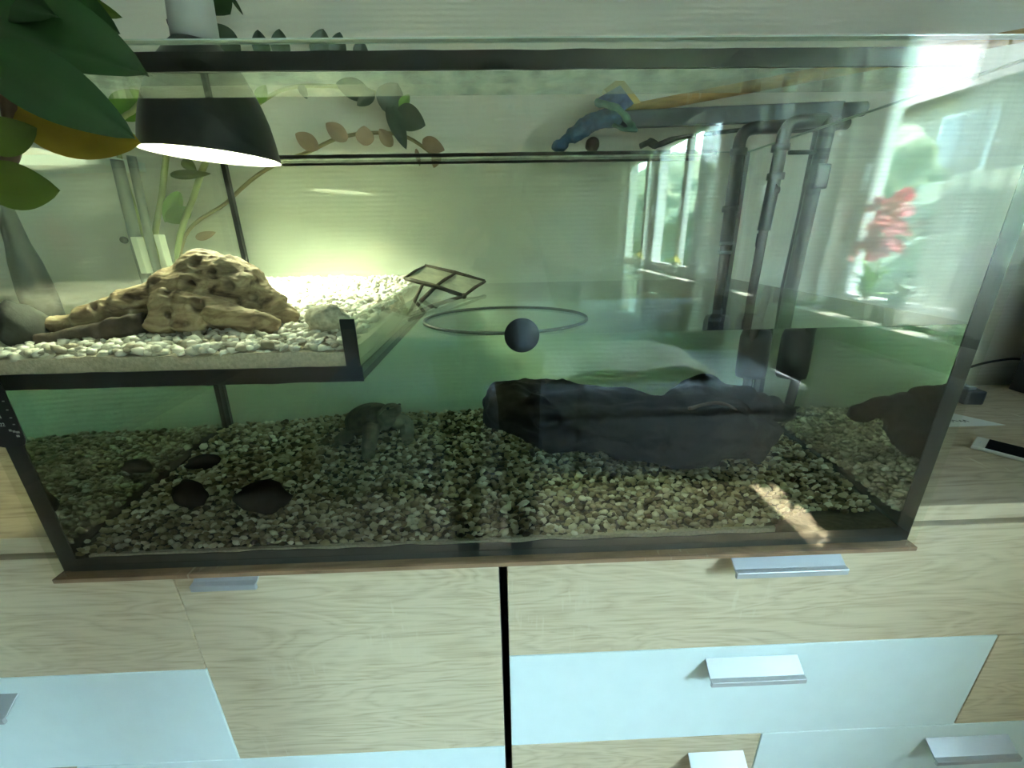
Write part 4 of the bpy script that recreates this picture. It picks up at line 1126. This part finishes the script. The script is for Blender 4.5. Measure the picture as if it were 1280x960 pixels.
o = MB().tube(smoothpath([(1.25, 0.60, 0.022), (1.30, 0.60, 0.055), (1.40, 0.61, 0.075), (1.50, 0.62, 0.07), (1.60, 0.63, 0.0)]), 0.0035, 8).build('cable', M_black); tag(o, 'black cable arching from the power strip towards the black speaker', 'cable')
o = MB().prism([(1.05, 0.378), (1.185, 0.378), (1.12, 0.47), (1.03, 0.475)], CT + 0.0003, CT + 0.0012, axis=2).build('paper_sheet', plain('paper', (0.72, 0.73, 0.70), 0.8)); tag(o, 'white paper sheet with pencil scribble lying beside the tank', 'paper')
for (x_, y_, w_) in ((1.078, 0.402, 0.006), (1.088, 0.404, 0.010), (1.103, 0.400, 0.008), (1.115, 0.402, 0.006)):
    MB().tube(smoothpath([(x_, y_, CT + 0.0014), (x_ + w_ * .4, y_ + 0.008, CT + 0.0014), (x_ + w_, y_ - 0.003, CT + 0.0014)]), 0.0007, 5).build('scribble', M_black, o)
sk = thing('speaker', 'black box speaker standing on the sideboard at the picture edge', 'speaker', loc=(1.56, 0.55, CT))
MB().box(-0.105, 0.11, -0.07, 0.05, 0.0005, 0.30).build('cabinet', M_black, sk, bevel=0.004)
MB().box(-0.095, 0.10, -0.076, -0.0702, 0.02, 0.28).build('grille', M_rubber, sk, bevel=0.003)

# ================================================================== THE ROOM IN FRONT OF THE TANK (seen mirrored in the glass)
def mir(px, py, x):
    """point of the room at depth x = const whose mirror image in the front glass is seen at (px, py)"""
    p_ = atX(px, py, x); return Vector((p_.x, -p_.y, p_.z))
M_cur = bpy.data.materials.new('sheer_curtain'); M_cur.use_nodes = True
nt = M_cur.node_tree; nt.nodes.clear()
out_ = nt.nodes.new('ShaderNodeOutputMaterial'); d1 = nt.nodes.new('ShaderNodeBsdfDiffuse'); d2 = nt.nodes.new('ShaderNodeBsdfTranslucent'); d3 = nt.nodes.new('ShaderNodeBsdfTransparent')
for d in (d1, d2): d.inputs['Color'].default_value = (0.80, 0.80, 0.76, 1)
wv = nt.nodes.new('ShaderNodeTexWave'); wv.inputs['Scale'].default_value = 60; wv.bands_direction = 'Y'
tc = nt.nodes.new('ShaderNodeTexCoord'); nt.links.new(tc.outputs['Object'], wv.inputs['Vector'])
mr = nt.nodes.new('ShaderNodeMapRange'); mr.inputs[3].default_value = 0.30; mr.inputs[4].default_value = 0.45; nt.links.new(wv.outputs['Fac'], mr.inputs[0])
m1 = nt.nodes.new('ShaderNodeMixShader'); m1.inputs[0].default_value = 0.55
nt.links.new(d1.outputs[0], m1.inputs[1]); nt.links.new(d2.outputs[0], m1.inputs[2])
m2 = nt.nodes.new('ShaderNodeMixShader'); nt.links.new(mr.outputs[0], m2.inputs[0]); nt.links.new(m1.outputs[0], m2.inputs[1]); nt.links.new(d3.outputs[0], m2.inputs[2])
nt.links.new(m2.outputs[0], out_.inputs['Surface'])
def curtain(y0, y1, label, seed, folds):
    def f(u, v):
        y = y0 + (y1 - y0) * u
        z = 0.06 + (1.56 - 0.06) * v
        y += 0.02 * noise.noise(Vector((u * folds * 0.7, v * 1.5, seed))) * (1 - v * 0.5)
        return Vector((XR - 0.15 + 0.026 * sin(u * folds * 2 * pi + seed + 0.6 * noise.noise(Vector((u * 5, v * 2, seed)))) * (1.1 - 0.4 * v), y, z))
    o = MB().grid(f, folds * 10, 14).build('sheer_curtain', M_cur, None, fix=False)
    tag(o, label, 'curtain', 'sheer curtains at the windows')
curtain(-0.72, -1.20, 'sheer white curtain gathered at the window edge nearest the tank', 1.0, 7)
curtain(-1.80, -2.30, 'sheer white curtain hanging between the pink flowers and the narrow window', 2.0, 8)
curtain(-2.72, -3.30, 'sheer white curtain hanging beside the far wide window', 3.0, 9)
rail = MB().tube([(XR - 0.15, -0.40, 1.575), (XR - 0.15, -5.2, 1.575)], 0.012, 12).build('curtain_rail', M_alu); tag(rail, 'thin metal curtain rail above the windows', 'curtain rail')
for yy in (-0.6, -2.2, -4.4): MB().box(XR - 0.16, XR - 0.0005, yy - 0.008, yy + 0.008, 1.565, 1.585).build('bracket', M_alu, rail)

ra = thing('radiator', 'white panel radiator with vertical ribs under the window sill', 'radiator', loc=(XR - 0.08, -1.15, FLOOR))
M_rad = plain('radiator_enamel', (0.70, 0.72, 0.70), 0.35)
MB().box(-0.035, 0.035, -0.50, 0.50, 0.14, 0.72).build('body', M_rad, ra, bevel=0.006)
for k in range(26):
    MB().box(-0.046, -0.0352, -0.485 + k * 0.0385, -0.462 + k * 0.0385, 0.17, 0.69).build('rib', M_rad, ra, bevel=0.004, seg=1)
MB().box(-0.04, 0.04, -0.50, 0.50, 0.7205, 0.735).build('top_grille', M_rad, ra)
for yy in (-0.42, 0.42): MB().box(0.0352, 0.0795, yy - 0.02, yy + 0.02, 0.0, 0.60).build('wall_bracket', M_rad, ra)

so = thing('sofa', 'low blue-grey sofa with two front panels, mirrored in the front glass', 'sofa', loc=(0.0, -1.45, FLOOR))
M_sofa = plain('grey_upholstery', (0.26, 0.31, 0.37), 0.9, var=0.08, scale=200, bump=0.3, bscale=500)
for (a, b) in ((-0.95, 0.395), (0.405, 1.56)):
    MB().box(a, b, -0.86, 0, 0.05, 0.40).build('base_panel', M_sofa, so, bevel=0.02)
    MB().box(a, b, -0.80, 0, 0.405, 0.56).build('seat_cushion', M_sofa, so, bevel=0.03)
MB().box(-0.95, 1.56, -1.02, -0.80, 0.10, 0.86).build('backrest', M_sofa, so, bevel=0.05)
MB().box(-0.94, 1.55, -0.84, -0.02, 0.0, 0.049).build('plinth', M_black, so)
def bl(u, v):
    x = 0.24 + 0.90 * u; y = -1.52 - 0.55 * v
    z = FLOOR + 0.575 + 0.17 * (0.45 + 0.5 * noise.noise(Vector((u * 3.0, v * 2.2, 8.0)))) * sin(pi * min(1, max(0, u))) ** 0.5
    z += 0.006 * (abs(sin(u * 70)) * abs(sin(v * 42)))
    return Vector((x, y, z))
mb = MB().grid(bl, 140, 84)
mb.grid(lambda u, v: bl(1 - u, v) - Vector((0, 0, 0.008)), 70, 42)
o = mb.build('blanket', plain('waffle_blanket', (0.74, 0.74, 0.70), 0.95), None, fix=False); tag(o, 'pale waffle-knit blanket crumpled on the grey sofa', 'blanket')
c_ = MB().ball((0, 0, 0), 0.2, 3, (1.0, 0.42, 0.9)).build('sofa_pillow', plain('dark_fabric', (0.03, 0.03, 0.035), 0.9)); c_.location = (1.36, -2.12, FLOOR + 0.745); c_.rotation_euler = (radians(-14), 0, 0.1); tag(c_, 'dark round-edged pillow leaning on the sofa backrest', 'pillow')

# flowers on the sill
def potted(name, label, x, y, r, h, potmat, cat='potted plant'):
    t_ = thing(name, label, cat, 'pots on the window sill', (x, y, WZ0))
    MB().lathe([(0.0005, 0.0005), (r * 0.75, 0.0005), (r, h), (r * 1.04, h), (r * 1.04, h * 0.92 + 0.004), (r * 0.92, h * 0.9), (0.0005, h * 0.88)], 24).build('pot', potmat, t_)
    return t_
def blossom_mesh(r, petals=5, cup=0.45):
    mb = MB()
    for k in range(petals):
        a = 2 * pi * k / petals
        d = Vector((cos(a), sin(a), 0)); tip = d * r + Vector((0, 0, r * cup * 0.4))
        mb2 = leaf_mb((0, 0, 0), tip, r * 0.95, n=(0, 0, 1), bend=0.12, fold=0.3, n_u=5, n_v=3, blunt=1.2)
        mb.add(mb2.v, mb2.f, True)
    mb.ball((0, 0, r * 0.12), r * 0.16, 1)
    return mb.mesh('blossom')
M_pink = leafmat('pink_petal', (0.85, 0.38, 0.45), 0.6, trans=0.4); M_orch = leafmat('white_pink_petal', (0.80, 0.66, 0.62), 0.6, trans=0.4)
M_lil = leafmat('lilac_petal', (0.42, 0.34, 0.55), 0.6, trans=0.4); M_yel = leafmat('yellow_petal', (0.70, 0.62, 0.10), 0.6, trans=0.4); M_palel = leafmat('pale_leaf', (0.45, 0.58, 0.50), 0.6, trans=0.3)
M_potg = plain('grey_pot', (0.45, 0.47, 0.46), 0.5); M_potw = plain('white_pot', (0.75, 0.76, 0.74), 0.4)
def flower(name, label, px, py, py_top, mat, potmat, x, rad, n, br, leafm, wid, rs_):
    rs_ = random.Random(rs_)
    b = mir(px, py, x); top = mir(px, py_top, x); hh = max(0.16, top.z - WZ0)
    t_ = potted(name, label, x, b.y, 0.055, 0.10, potmat)
    me = blossom_mesh(br); me.materials.append(mat)
    MB().tube(smoothpath([(0, 0, 0.09), (0.01, 0.01, hh * 0.5), (0, 0, hh * 0.95)]), 0.004, 8).build('stem', M_stemg, t_)
    for k in range(n):
        f_ = rad + (1 - rad) * rs_.random(); a = rs_.uniform(0, 2 * pi); rr_ = wid * (0.35 + 0.65 * rs_.random()) * (1.15 - f_ * 0.45)
        o = bpy.data.objects.new('blossom', me); COL.objects.link(o); o.parent = t_
        d = Vector((cos(a) * rr_, sin(a) * rr_, hh * f_)); o.location = d
        o.rotation_euler = Vector((cos(a), sin(a), 0.5)).to_track_quat('Z', 'Y').to_euler()
    for k in range(9):
        a = rs_.uniform(0, 2 * pi); l_ = rs_.uniform(0.09, 0.16)
        leaf_mb((0, 0, 0.09), (cos(a) * l_, sin(a) * l_, 0.10 + rs_.uniform(0.02, hh * 0.38)), 0.04, n=(0, 0, 1), bend=0.2, n_u=6, n_v=3).build('leaf', leafm, t_, fix=False)
    return t_
XS = XR + 0.005
flower('pink_flower', 'potted plant with a tall spike of pink blossoms on the window sill', 1080, 385, 245, M_pink, M_potg, XS, 0.5, 34, 0.042, M_lfbri, 0.10, 1)
flower('white_leaf_plant', 'low pale-leaved pot plant beside the pink flowers', 1125, 385, 345, M_palel, M_potw, XS, 0.55, 10, 0.035, M_palel, 0.07, 2)
flower('lilac_flower', 'potted lilac-flowered plant on the sill beside the added black box', 1205, 390, 310, M_lil, M_potg, XS, 0.45, 22, 0.026, M_lfmid, 0.07, 3)
flower('orchid', 'white and pink orchid in front of the narrow window', 966, 345, 265, M_orch, M_potw, XS, 0.4, 14, 0.034, M_lfbri, 0.06, 4)
flower('yellow_flower', 'small yellow-flowered pot plant in the far wide window', 876, 345, 318, M_yel, M_potw, XS, 0.55, 14, 0.028, M_lfbri, 0.08, 5)
flower('yellow_flower', 'tiny yellow-flowered pot plant at the far corner of the wide window', 842, 342, 322, M_yel, M_potg, XS, 0.55, 10, 0.030, M_lfbri, 0.08, 6)

# ================================================================== OUTSIDE
GZ = -1.9
gr = MB().box(XR + 0.5, 24, -22, 14, GZ - 0.2, GZ).build('ground_lawn', plain('lawn', (0.09, 0.16, 0.045), 0.9, var=0.4, scale=3)); gr['kind'] = 'structure'
hs = thing('neighbour_house', 'cream rendered house with a tiled roof across the garden', 'house', loc=(10.5, -4, GZ))
M_rend = plain('cream_render', (0.17, 0.155, 0.115), 0.85, var=0.08, scale=2); M_tile = plain('roof_tile', (0.09, 0.06, 0.05), 0.7, var=0.2, scale=12)
MB().box(0, 6, -14, 10, 0, 5.2).build('wall', M_rend, hs)
MB().prism([(-0.5, 5.1), (3.0, 8.2), (6.5, 5.1)], -14.5, 10.5, axis=1).build('roof', M_tile, hs)
for yy in (-12.2, -9.0, -5.8, -2.6, 0.6, 3.8, 7.0):
    for zz_ in (1.0, 3.4):
        f_ = MB().box(-0.04, 0.02, yy - 0.62, yy + 0.62, zz_, zz_ + 1.35).build('window', M_frame, hs)
        for s_ in (-1, 1):
            MB().box(-0.05, -0.0402, yy + s_ * 0.29 - 0.25, yy + s_ * 0.29 + 0.25, zz_ + 0.08, zz_ + 1.27).build('pane', plain('dark_pane', (0.05, 0.06, 0.07), 0.1), f_)
def bush(name, label, c, r, sc, seed, col):
    mt = leafmat('bush_%d' % seed, col, 0.7, var=0.6)
    mb = MB().ball((0, 0, 0), r, 5, sc)
    rs_ = random.Random(seed)
    o = mb.build(name, mt)
    for v in o.data.vertices:
        p_ = v.co; v.co = p_ * (1 + 0.16 * noise.noise(p_ * 1.3 / r * 2 + Vector((seed, 0, 0))) + 0.10 * noise.noise(p_ * 7 / r) + 0.05 * noise.noise(p_ * 22 / r))
    zm = min(v.co.z for v in o.data.vertices)
    o.location = (c[0], c[1], GZ - zm - 0.02)
    tag(o, label, 'bush', 'garden bushes outside the windows')
bush('garden_bush', 'broad dark green bush below the window with the pink flowers', (5.0, -3.2, 0), 1.35, (1.0, 1.7, 1.0), 1, (0.018, 0.040, 0.012))
bush('garden_bush', 'tall green bush outside the narrow window', (6.2, -7.6, 0), 1.5, (1.0, 1.15, 1.3), 2, (0.028, 0.055, 0.018))
bush('garden_bush', 'wide pale green hedge bush outside the far window', (5.6, -12.9, 0), 2.0, (1.0, 1.4, 1.0), 3, (0.04, 0.07, 0.03))
bush('garden_bush', 'rounded dark bush nearest the house corner', (6.5, 0.8, 0), 1.6, (1.0, 1.2, 1.1), 4, (0.02, 0.045, 0.014))

# ================================================================== THE PHOTOGRAPHER (faintly mirrored in the glass)
def person():
    hc = atY(622, 150, 0.74); hc.y = -hc.y                    # centre of the head
    bx = hc.x - 0.05
    def Vz(x, y, z): return Vector((bx + x, y, FLOOR + z))
    mb = MB()
    # legs, hips, trunk
    for s_ in (-1, 1):
        mb.tube(smoothpath([Vz(s_ * .095, -.86, .92), Vz(s_ * .10, -.855, .70), Vz(s_ * .10, -.84, .48), Vz(s_ * .105, -.865, .28), Vz(s_ * .105, -.88, .075)]), [.095 - .0045 * k for k in range(6)] + [.074 - .002 * k for k in range(6)] + [.062 - .001 * k for k in range(6)] + [.056 - .003 * k for k in range(6)] + [.040], 14)
        mb.tube(smoothpath([Vz(s_ * .105, -.90, .050), Vz(s_ * .11, -.83, .045), Vz(s_ * .12, -.72, .038)]), [.046] * 6 + [.045] * 6 + [.036], 12, squash=0.8)
        sh_ = Vz(s_ * .185, -.84, 1.385)
        el = Vz(s_ * .235, -.72, 1.13); wr = Vector((CAM.x + 0.035 + s_ * .105, -.535, CAM.z - 0.035))
        mb.tube(smoothpath([Vz(s_ * .12, -.85, 1.42), sh_, el, wr], 6), [.062] * 6 + [.056 - .0015 * k for k in range(6)] + [.046 - .0026 * k for k in range(6)] + [.028], 12)
        # hand closed on the end of the phone: palm, four fingers, thumb
        pc = Vector((CAM.x + 0.035 + s_ * .092, -.508, CAM.z - 0.012))
        mb.tube([wr, pc], [.027, .025], 12, squash=0.65)
        mb.ball(pc, 1, 2, (.020, .022, .036))
        for k in range(4):
            z0 = pc.z + 0.026 - k * 0.0175; L = (0.040, 0.044, 0.042, 0.034)[k]
            a_ = Vector((pc.x, pc.y + 0.010, z0)); b__ = Vector((pc.x - s_ * 0.012, pc.y + 0.026, z0)); c__ = Vector((pc.x - s_ * (0.012 + L * .5), pc.y + 0.029, z0 - 0.002)); d__ = Vector((pc.x - s_ * (0.012 + L * .62), pc.y + 0.024, z0 - 0.003))
            mb.tube([a_, b__, c__, d__], [.0088, .0085, .0078, .0066], 8)
        mb.tube([Vector((pc.x, pc.y - 0.008, pc.z - 0.022)), Vector((pc.x - s_ * .018, pc.y - 0.014, pc.z - 0.010)), Vector((pc.x - s_ * .036, pc.y - 0.008, pc.z + 0.004))], [.0115, .0098, .0078], 8)
    mb.tube(smoothpath([Vz(0, -.86, .86), Vz(0, -.865, 1.0), Vz(0, -.86, 1.15), Vz(0, -.855, 1.30), Vz(0, -.85, 1.40), Vz(0, -.84, 1.46)]), [.15] * 6 + [.145] * 6 + [.15] * 6 + [.165] * 6 + [.15 - .012 * k for k in range(6)] + [.07], 20, squash=0.68)
    nk = Vector((hc.x, hc.y - 0.03, hc.z - 0.10))
    mb.tube([Vz(0, -.845, 1.44), nk.lerp(Vz(0, -.845, 1.44), .4), nk], [.062, .055, .054], 14)
    mb.ball(hc, 1, 3, (.076, .094, .112))
    mb.ball(hc + Vector((0, 0.035, -0.060)), 1, 3, (.056, .058, .055))      # jaw
    mb.tube([hc + Vector((0, .088, .012)), hc + Vector((0, .108, -.024)), hc + Vector((0, .094, -.032))], [.010, .014, .010], 8)
    for s_ in (-1, 1): mb.ball(hc + Vector((s_ * .078, -.005, -.006)), 1, 2, (.010, .020, .031))
    mb.ball(hc + Vector((0, .083, -.066)), 1, 2, (.024, .012, .008))
    me = fuse(mb, 0.0055, 2)
    at_ = me.attributes.new('zone', 'FLOAT', 'POINT')
    for i, v in enumerate(me.vertices):
        p_ = v.co
        z = 0.0 if p_.z > FLOOR + 1.475 or (p_.y > -.560 and p_.z > CAM.z - 0.12) else (1.0 if p_.z > FLOOR + 0.93 else 2.0)
        if p_.z < FLOOR + 0.09: z = 3.0
        at_.data[i].value = z
    mt, nt, b = newmat('clothes_and_skin'); b.inputs['Roughness'].default_value = 0.85
    t_ = nt.nodes.new('ShaderNodeAttribute'); t_.attribute_name = 'zone'
    dv = nt.nodes.new('ShaderNodeMath'); dv.operation = 'DIVIDE'; dv.inputs[1].default_value = 4; nt.links.new(t_.outputs['Fac'], dv.inputs[0])
    r = ramp(nt, [(0.0, (0.48, 0.29, 0.20)), (0.2, (0.022, 0.024, 0.030)), (0.45, (0.018, 0.020, 0.030)), (0.7, (0.01, 0.01, 0.01))]); r.color_ramp.interpolation = 'CONSTANT'
    nt.links.new(dv.outputs[0], r.inputs['Fac']); nt.links.new(r.outputs['Color'], b.inputs['Base Color'])
    o = link('person', me, mt); tag(o, 'person in dark clothes standing before the tank, holding up a phone', 'person')
    hm = MB().ball(hc + Vector((0, -0.014, 0.024)), 1, 4, (.083, .098, .104))
    def cut(p_, n):
        l = p_ - hc
        if l.y > 0.045 + 0.02 * noise.noise(l * 30) and l.z < 0.062: return hc + Vector((l.x * .8, min(l.y, 0.05) * .8, l.z * .85))
        return p_ + n * (0.003 * noise.noise(Vector((l.x * 60, l.y * 60, l.z * 12))))
    link('hair', fuse(hm, 0.006, 1, cut), plain('dark_hair', (0.03, 0.02, 0.014), 0.6, var=0.4, scale=60), o)
    for s_ in (-1, 1):
        MB().ball(hc + Vector((s_ * .031, .080, .008)), 0.0115, 2).build('eye', plain('eye_white', (0.7, 0.7, 0.68), 0.2), o)
        MB().ball(hc + Vector((s_ * .031, .0885, .008)), 0.0056, 2).build('iris', M_black, o)
        MB().tube([hc + Vector((s_ * .014, .093, .027)), hc + Vector((s_ * .032, .090, .032)), hc + Vector((s_ * .048, .078, .026))], 0.0034, 6).build('eyebrow', M_stone, o)
    pn = thing('camera_phone', 'dark phone held up in both hands before the tank', 'phone')
    Mh = Matrix((RIGHT, FWD, UP)).transposed().to_4x4(); Mh.translation = CAM
    MB().box(-0.038, 0.112, -0.0165, -0.0085, -0.058, 0.015, Mh).build('body', M_black, pn, bevel=0.003)
    MB().box(-0.0362, 0.1102, -0.0170, -0.0166, -0.0562, 0.0132, Mh).build('screen', MATS['black_screen'], pn)
person()

# ================================================================== BLACK BOX ADDED ON THE SILL, STANDS IN FOR A DARK MIRRORED OBJECT
rd = thing('added_box', 'added black box standing on the sill beside the lilac flowers', 'added_box', loc=(XR - 0.037, -0.985, WZ0 + 0.0005))
MB().box(-0.035, 0.035, -0.075, 0.075, 0, 0.30).build('body', M_black, rd, bevel=0.006)
MB().box(-0.039, -0.0352, -0.062, 0.062, 0.02, 0.20).build('grille', M_rubber, rd, bevel=0.002)
for yy in (-0.035, 0.035):
    MB().lathe([(0.0005, 0), (0.015, 0), (0.013, 0.014), (0.0005, 0.015)], 20, Matrix.Translation((-0.0352, yy, 0.245)) @ Matrix.Rotation(radians(-90), 4, 'Y')).build('knob', M_alu, rd)
